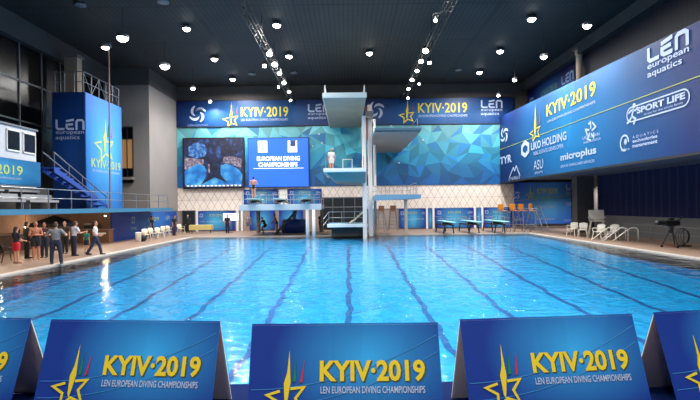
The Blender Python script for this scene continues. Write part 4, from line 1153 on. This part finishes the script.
for i, (px, py, rz, lb) in enumerate(cs):
    p = ground(px, py)
    if i == 0: pcc.location = p; pcc.rotation_euler = (0, 0, rz); pcc['label'] = lb; pcc['group'] = GL
    else: dup(pcc, p, rz, lb, GL)
p = ground(7, 262); dc = dup(pcc, p, 2.5, 'dark chair at the left picture edge beside the woman in red shorts', 'dark chairs by the bar')
for ch in dc.children:
    ch.data = ch.data.copy(); ch.data.materials.clear(); ch.data.materials.append(BLACK)
# guard chair
gc = thing('guard_chair', 'white raised guard chair standing among the plastic chairs on the right', 'chair', ground(597, 235), -.4); gc.scale = (1.35, 1.2, 1.05)
for sx in (-1, 1):
    for sy in (-1, 1): MB().tube((sx * .4, sy * .4, 0), (sx * .28, sy * .25, .95), .03).build('leg', PLASTIC, gc)
MB().box(-.36, .36, -.34, .3, .95, 1.02).build('seat', PLASTIC, gc, bevel=.02)
MB().box(-.38, .38, .28, .35, 1.05, 1.75).build('backrest', PLASTIC, gc, bevel=.03)
for sx in (-1, 1): MB().box(sx * .38 - .035, sx * .38 + .035, -.3, .3, 1.22, 1.27).build('armrest', PLASTIC, gc)
MB().box(-.4, .4, -.4, -.34, .45, .5).build('footrest', PLASTIC, gc)
# bin and bags on the left
bn = thing('waste_bin', 'small white round bin at the near end of the left chair row', 'bin', ground(138.5, 242))
MB().lathe([(.17, 0), (.2, .55), (.22, .6)], n=16).build('body', WHITE, bn, True)
MB().lathe([(.23, .6), (.2, .68), (.05, .7)], n=16).build('lid', WHITE, bn, True)
bg = thing('black_bag', 'black bag slumped on the floor between the white bin and the pale chairs', 'bag', ground(143, 241.5))
MB().ball((0, 0, .22), .26, .18, .24).build('body', BLACK, bg, True)
MB().path([(-.12, 0, .42), (-.05, 0, .6), (.05, 0, .6), (.12, 0, .42)], .015).build('handle', BLACK, bg)

# ladder rails on the right pool edge, and low fence
def lrail(px, py, lb):
    p = ground(px, py)
    t = thing('pool_ladder_rail', lb, 'handrail', (p.x, p.y, 0), -.25, 'slanting white handrails at the right pool edge')
    for dx in (0, .55):
        MB().path([(dx - .9, 0, 0), (dx - .15, 0, .62), (dx + .1, 0, .8), (dx + .4, 0, .8), (dx + .5, 0, .7), (dx + .5, 0, 0)], .035).build('rail', WHITE, t, True)
lrail(607, 240, 'slanting white handrail nearer the plastic chairs')
lrail(619, 241, 'slanting white handrail beside the low grey fence')
fn = thing('low_fence', 'low grey rail fence along the right deck', 'fence', (18.6, 24.5, 0))
for k in range(6): MB().tube((0, k * 1.4, 0), (0, k * 1.4, .95), .02).build('post', GREYM, fn)
for z in (.93, .5): MB().tube((0, 0, z), (0, 7, z), .02).build('rail', GREYM, fn)

# television camera on a pedestal
tc_ = thing('television_camera', 'black television camera on a wheeled pedestal on the right deck', 'camera', ground(671.5, 247.5), 0.1)
MB().box(-.42, .25, -.14, .14, 1.12, 1.4).build('body', BLACK, tc_, bevel=.02)
MB().lathe([(.1, -.42), (.1, -.62), (.12, -.75), (.12, -.85)], (0, 0, 1.28), 16, 'X').build('lens', BLACK, tc_, True)
MB().box(-.15, .12, -.06, .06, 1.42, 1.52).build('viewfinder', BLACK, tc_, bevel=.01)
MB().path([(.2, -.1, 1.3), (.42, -.12, 1.5), (.6, -.12, 1.62)], .03).build('pan_handle', BLACK, tc_)
MB().box(.25, .42, -.1, .1, 1.15, 1.35).build('battery', BLACK, tc_)
MB().lathe([(.1, .75), (.09, 1.0), (.14, 1.1)], n=14).build('fluid_head', BLACK, tc_, True)
for k in range(3):
    a = k * 2.094 + .5
    MB().tube((.05 * math.cos(a), .05 * math.sin(a), .95), (.42 * math.cos(a), .42 * math.sin(a), .12), .03).build('leg', DARKM, tc_)
g = MB().path([(.42 * math.cos(k * 2.094 + .5), .42 * math.sin(k * 2.094 + .5), .1) for k in (0, 1, 2, 0)], .025)
g.build('dolly_frame', mat('rust_red', (110, 52, 40), .7), tc_)
for k in range(3):
    a = k * 2.094 + .5; MB().lathe([(.07, -.02), (.07, .02)], (.42 * math.cos(a), .42 * math.sin(a), .07), 12, 'Y').build('wheel', BLACK, tc_)
cbx = thing('cable_coil', 'black cable loops hanging beside the television camera', 'cable', ground(684, 246.5))
for k in range(3):
    pts = [(.12 * k - .1 + (.34 - .05 * k) * math.cos(a * .449 - .3), .05 * k, .52 + (.46 - .05 * k) * math.sin(a * .449 - .3)) for a in range(15)]
    MB().path(pts, .016).build('loop', BLACK, cbx, True)
MB().tube((0.05, .08, 0), (0.05, .08, .98), .02).build('hanger', BLACK, cbx)
MB().box(-.2, .35, -.1, .25, 0, .06).build('base', BLACK, cbx)

# table with yellow cloth, back left
tb = thing('cloth_table', 'long table under a pale yellow cloth by the back wall on the left', 'table', (-13.6, 43.2, 0))
MB().box(-1.0, 1.0, -.35, .35, .72, .75).build('tabletop', WHITE, tb)
MB().box(-1.02, 1.02, -.37, .37, .3, .76).build('tablecloth', CLOTHY, tb, bevel=.02)
for sx in (-.85, .85): MB().tube((sx, 0, 0), (sx, 0, .72), .03).build('leg', DARKM, tb)
p = at(222, 219.5, 43)
mn = thing('white_display', 'bright white display panel standing above the back left table', 'screen', (p.x, 43.4, 0))
MB().box(0, 1.45, -.02, .04, 1.13, 1.8).build('display', mat('white_display', (235, 240, 245), .4, emit=.8), mn)
MB().box(-.04, 1.49, 0, .08, 1.09, 1.84).build('casing', GREYM, mn)
MB().tube((.72, .05, 0), (.72, .05, 1.1), .03).build('stand', GREYM, mn); MB().lathe([(.3, 0), (.3, .03), (.05, .05)], (.72, .05, 0), 16).build('base', GREYM, mn)

# ------------------------------------------------------------------ people
SKIN = mat('skin', (196, 140, 112), .55)
SKIN2 = mat('skin_tan', (176, 112, 82), .55)
HAIRD = mat('dark_hair', (30, 22, 20), .7)
HAIRB = mat('brown_hair', (72, 48, 36), .7)
def cloth(n, c): return mat(n, c, .85)
def V(*a): return Vector(a)
def person(label, loc, face, H=1.76, skin=None, hair=None, top=None, bottom=None, shoes=None, lean=0.0, side=0.0,
           legs=((0, 0, -1), (0, 0, -1), (0, 0, -1), (0, 0, -1)), arms=None, long_hair=False, sleeves='short', legwear='long', slim=1.0, female=False, head_turn=0.0, group=None):
    """faces local -Y; legs = thighL, shinL, thighR, shinR directions; arms = upperL, foreL, upperR, foreR"""
    skin = skin or SKIN; hair = hair or HAIRD
    arms = arms or ((.12, 0, -1), (.05, -.12, -1), (-.12, 0, -1), (-.05, -.12, -1))
    t = thing('person', label, 'person', loc, face, group)
    s = H / 1.76
    hipz = .92 * s
    hl, hr = V(.095 * s, 0, hipz), V(-.095 * s, 0, hipz)
    n = lambda a: Vector(a).normalized()
    kl = hl + n(legs[0]) * .43 * s; al = kl + n(legs[1]) * .42 * s
    kr = hr + n(legs[2]) * .43 * s; ar = kr + n(legs[3]) * .42 * s
    low = min(al.z, ar.z) - .075 * s
    for q in (hl, hr, kl, kr, al, ar): q.z -= low
    pel = (hl + hr) / 2
    up = V(side, -math.sin(lean), math.cos(lean)).normalized()
    chest = pel + up * .36 * s; neck = pel + up * .53 * s; hd = neck + n(up + V(0, -.12, .1)) * .165 * s
    sw = (.165 if female else .19) * s
    sl, sr = chest + V(sw, 0, 0) + up * .11 * s, chest - V(sw, 0, 0) + up * .11 * s
    el = sl + n(arms[0]) * .28 * s; wl = el + n(arms[1]) * .25 * s
    er = sr + n(arms[2]) * .28 * s; wr = er + n(arms[3]) * .25 * s
    k = slim * s
    b = MB()
    b.cap(pel + up * .02, pel + up * .12 * s, .125 * k, .115 * k, sq=.72)
    b.cap(pel + up * .12 * s, chest, .115 * k, .145 * k, sq=.7)
    b.cap(chest, chest + up * .08 * s, .15 * k, .13 * k, sq=.68)
    b.cap(chest + V(sw * .45, 0, 0) + up * .06 * s, sl, .085 * k, .062 * k); b.cap(chest - V(sw * .45, 0, 0) + up * .06 * s, sr, .085 * k, .062 * k)
    if female:
        for sx in (-1, 1): b.ball(chest + V(sx * .07, -.09, .0) * s, .06 * s)
    b.cap(chest + up * .1 * s, hd, .06 * s, .052 * s)
    b.ball(hd + V(0, .005, .03) * s, .078 * s, .096 * s, .115 * s)
    b.ball(hd + V(0, -.03, -.035) * s, .055 * s, .062 * s, .06 * s)
    b.cap(hd + V(0, -.09, .02) * s, hd + V(0, -.108, -.012) * s, .01 * s, .014 * s)
    for sx in (-1, 1): b.ball(hd + V(sx * .082, .01, .01) * s, .012 * s, .022 * s, .032 * s)
    for h, kn, an in ((hl, kl, al), (hr, kr, ar)):
        b.cap(h, kn, .088 * k, .056 * k); b.cap(kn, kn.lerp(an, .35), .054 * k, .056 * k); b.cap(kn.lerp(an, .35), an, .056 * k, .036 * k)
        b.cap(an + V(0, .03, -.035) * s, an + V(0, -.1, -.045) * s, .036 * s, .034 * s); b.cap(an + V(0, -.1, -.045) * s, an + V(0, -.16, -.052) * s, .034 * s, .022 * s)
    for i, (sh, e, w_) in enumerate(((sl, el, wl), (sr, er, wr))):
        b.cap(sh, e, .05 * k, .038 * k); b.cap(e, w_, .038 * k, .026 * k)
        d = n(w_ - e); a = V(1 if i else -1, -.5, 0); a = (a - d * a.dot(d)).normalized(); c = d.cross(a)
        pc_ = w_ + d * .05 * s
        b.cap(w_, pc_, .027 * s, .032 * s, sq=.6)
        for j, (o_, ln) in enumerate(((-.027, .07), (-.009, .08), (.009, .076), (.027, .06))):
            base = w_ + d * .07 * s + c * o_ * s
            mid = base + d * ln * .5 * s + a * .006 * s; tip = base + d * ln * .9 * s + a * .025 * s
            b.cap(base - d * .03 * s, mid, .0095 * s, .009 * s, 8); b.cap(mid, tip, .009 * s, .007 * s, 8)
        tb_ = w_ + d * .02 * s - c * .02 * s
        b.cap(tb_, tb_ + d * .035 * s - c * .028 * s + a * .01, .012 * s, .01 * s, 8)
        b.cap(tb_ + d * .035 * s - c * .028 * s + a * .01, tb_ + d * .065 * s - c * .034 * s + a * .02, .01 * s, .008 * s, 8)
    b.remesh('body', skin, t, .009)
    # face
    for sx in (-1, 1): MB().ball(hd + V(sx * .03, -.083, .022) * s, .011 * s, .008 * s, .007 * s, 8, 6).build('eye', BLACK, t)
    MB().ball(hd + V(0, -.09, -.048) * s, .024 * s, .006 * s, .006 * s, 8, 6).build('mouth', mat('lips', (150, 80, 75), .5), t)
    # hair
    h = MB(); h.ball(hd + V(0, .022, .052) * s, .087 * s, .1 * s, .1 * s)
    h.ball(hd + V(0, .05, .0) * s, .076 * s, .072 * s, .085 * s)
    if long_hair: h.cap(hd + V(0, .08, .0) * s, hd + V(0, .1, -.26) * s, .065 * s, .045 * s)
    h.remesh('hair', hair, t, .012)
    if top:
        g = MB(); u_ = .02
        g.cap(pel + up * .04 * s, pel + up * .14 * s, .125 * k + u_, .12 * k + u_, flat=True, sq=.74)
        g.cap(pel + up * .12 * s, chest, .118 * k + u_, .15 * k + u_, sq=.72); g.cap(chest, chest + up * .08 * s, .152 * k + u_, .128 * k + u_ * .6, sq=.68)
        for sgn, sh, e, w_ in ((1, sl, el, wl), (-1, sr, er, wr)):
            g.cap(chest + V(sgn * sw * .45, 0, 0) + up * .06 * s, sh, .088 * k + u_ * .6, .066 * k + u_ * .5)
            if sleeves == 'none': continue
            g.cap(sh, sh.lerp(e, .7 if sleeves == 'short' else 1), .056 * k + u_ * .6, .05 * k + u_ * .8, flat=(sleeves == 'short'))
            if sleeves == 'long': g.cap(e, w_, .045 * k + u_ * .6, .034 * k + u_ * .4, flat=False)
        g.remesh('shirt', top, t, .013)
    if bottom:
        g = MB(); u_ = .018
        g.cap(pel - up * .02, pel + up * .1 * s, .13 * k + u_, .12 * k + u_, sq=.76)
        for hh_, kn, an in ((hl, kl, al), (hr, kr, ar)):
            if legwear == 'long':
                g.cap(hh_, kn, .094 * k + u_, .062 * k + u_); g.cap(kn, an, .062 * k + u_, .048 * k + u_, flat=True)
            elif legwear == 'shorts':
                g.cap(hh_, hh_.lerp(kn, .72), .094 * k + u_, .085 * k + u_, flat=True); g.ball(hh_, .094 * k + u_)
            else:
                g.cap(hh_, hh_.lerp(kn, .18), .09 * k + u_ * .6, .086 * k + u_ * .5, flat=True)
        g.remesh({'long': 'trousers', 'shorts': 'shorts'}.get(legwear, 'swim_trunks'), bottom, t, .013)
    if shoes:
        for an in (al, ar):
            MB().cap(an + V(0, .035, -.038) * s, an + V(0, -.17, -.05) * s, .046 * s, .038 * s).cap(an + V(0, .02, .0) * s, an + V(0, .02, -.04) * s, .045 * s, .045 * s).remesh('shoe', shoes, t, .012)
    return t
PI = math.pi
BLKC, WHTC, GRYC, NVYC = cloth('black_shirt', (24, 24, 28)), cloth('white_shirt', (226, 214, 208)), cloth('grey_shirt', (122, 122, 126)), cloth('navy_trousers', (30, 36, 54))
REDC, GRNC, LITC = cloth('red_shorts', (200, 30, 50)), cloth('green_shirt', (40, 120, 96)), cloth('pale_shirt', (200, 196, 208))
GP = None
person('woman seen from behind in a dark top and bright red shorts by the bar', ground(16.5, 263.5), PI - .3, 1.62, hair=HAIRD, top=cloth('dark_top', (36, 32, 44)), bottom=REDC, legwear='shorts', long_hair=True, female=True, slim=.95, shoes=cloth('tan_shoes', (130, 90, 70)),
       arms=((.2, -.2, -1), (-.1, -.8, -.2), (-.2, -.2, -1), (.1, -.8, -.2)))
person('man dressed all in black standing behind the shirtless man', ground(27, 258.5), PI - .6, 1.78, top=BLKC, bottom=cloth('black_trousers', (22, 22, 26)), shoes=BLKC, sleeves='long')
person('shirtless man in black shorts with folded forearms at the left', ground(36, 259.5), .75, 1.8, skin=SKIN2, hair=HAIRB, bottom=cloth('black_trunks', (20, 20, 24)), legwear='shorts', slim=1.1,
       arms=((.25, -.15, -1), (-.75, -.55, .1), (-.25, -.15, -1), (.75, -.6, .05)))
person('person in navy partly hidden behind the man in the grey shirt', ground(44.5, 257.5), .3, 1.72, skin=SKIN2, top=cloth('maroon_shirt', (70, 36, 46)), bottom=NVYC, shoes=BLKC,
       arms=((.3, -.3, -1), (-.4, -.8, .3), (-.3, -.3, -1), (.3, -.9, .2)))
person('man in a grey T-shirt and dark trousers seen from behind, nearest the pool', ground(56, 264), PI + .25, 1.82, hair=HAIRB, top=GRYC, bottom=NVYC, shoes=cloth('grey_shoes', (60, 56, 58)), slim=1.08,
       legs=((.12, 0, -1), (.02, .02, -1), (-.2, .05, -1), (-.08, .06, -1)), arms=((.75, -.1, -.75), (-.5, -.8, .1), (-.7, -.25, -.8), (.2, -.9, .1)))
person('man in a pale lilac shirt and dark trousers leaning right', ground(74, 256), -.5 + PI, 1.76, hair=HAIRB, top=LITC, bottom=NVYC, shoes=BLKC, lean=.12, sleeves='short',
       arms=((.5, -.3, -.8), (.2, -.9, -.1), (-.4, -.3, -.9), (-.1, -.9, .2)))
person('person in a dark top standing behind the pale shirted man', ground(65, 253.5), .2, 1.72, top=cloth('brown_top', (58, 42, 40)), bottom=BLKC, shoes=BLKC)
person('small child in a green shirt between the two men in light shirts', ground(86.5, 253.5), PI - .2, 1.28, hair=HAIRD, top=GRNC, bottom=cloth('dark_shorts', (30, 34, 48)), legwear='shorts', shoes=cloth('red_shoes', (150, 60, 50)), slim=.85)
person('man in a white T-shirt and dark jeans striding to the right', ground(95.5, 255), PI / 2 + .35, 1.78, hair=HAIRB, top=WHTC, bottom=cloth('dark_jeans', (34, 42, 64)), shoes=BLKC,
       legs=((0, -.42, -1), (0, -.22, -1), (0, .34, -1), (0, .6, -1)), arms=((.1, .1, -1), (0, -1, -.25), (-.1, .2, -1), (0, -.9, -.3)))
person('man in a black shirt standing at the pale chairs by the hoarding', ground(152, 237.5), PI / 2, 1.74, top=cloth('dark_green_shirt', (34, 40, 36)), bottom=NVYC, shoes=BLKC, hair=HAIRD)
person('dark clad person standing at the far end of the pale chairs', ground(174, 235.5), 1.2, 1.72, top=BLKC, bottom=cloth('plum_trousers', (54, 40, 58)), shoes=BLKC, lean=.1)
person('person in black standing in the dark doorway at the back left', ground(188, 233), .2, 1.72, top=BLKC, bottom=BLKC, shoes=BLKC, sleeves='long')
person('bare chested person standing under the left end of the springboard stage', ground(248.5, 232.5), .3, 1.68, top=cloth('grey_top', (140, 130, 140)), bottom=cloth('grey_shorts', (90, 100, 130)), legwear='shorts')
person('person in a black top crouching under the springboard stage', ground(265.5, 233.5), -.9, 1.72, top=BLKC, bottom=cloth('black_trunks', (20, 20, 24)), legwear='shorts', lean=.5,
       legs=((.1, -.9, -.5), (0, .35, -1), (-.1, -.7, -.7), (0, .5, -1)), arms=((.1, -.7, -.8), (0, -.9, -.3), (-.1, -.7, -.8), (0, -.9, -.3)))
person('person in dark trunks bending forward beside the stage stair', ground(277, 233), -1.1, 1.72, skin=SKIN2, bottom=cloth('black_trunks', (20, 20, 24)), legwear='trunks', lean=.35, hair=HAIRD,
       arms=((.1, -.5, -.9), (0, -.6, -.8), (-.1, -.5, -.9), (0, -.6, -.8)))
person('person in black beside the low platform of the diving tower', ground(321, 232), .4, 1.75, top=BLKC, bottom=cloth('plum_trousers', (54, 40, 58)), shoes=BLKC, lean=.1)
person('shirtless diver standing on the leftmost high springboard', (-7.5, 37.2, 3.02), PI, 1.78, hair=HAIRB, bottom=cloth('black_trunks', (20, 20, 24)), legwear='trunks', slim=1.08,
       arms=((.45, -.1, -1), (-.6, -.5, .1), (-.45, -.1, -1), (.6, -.5, .1)))
person('pale diver standing on the middle platform of the tower', (-1.2, 35.2, 5.0), .1, 1.7, hair=HAIRB, top=cloth('towel_white', (220, 222, 224)), bottom=cloth('white_robe', (214, 216, 220)), legwear='shorts', sleeves='short')
person('person in dark clothes standing before the white display at the back left', (-11.0, 42.5, 0), .3, 1.7, top=BLKC, bottom=NVYC, shoes=BLKC)
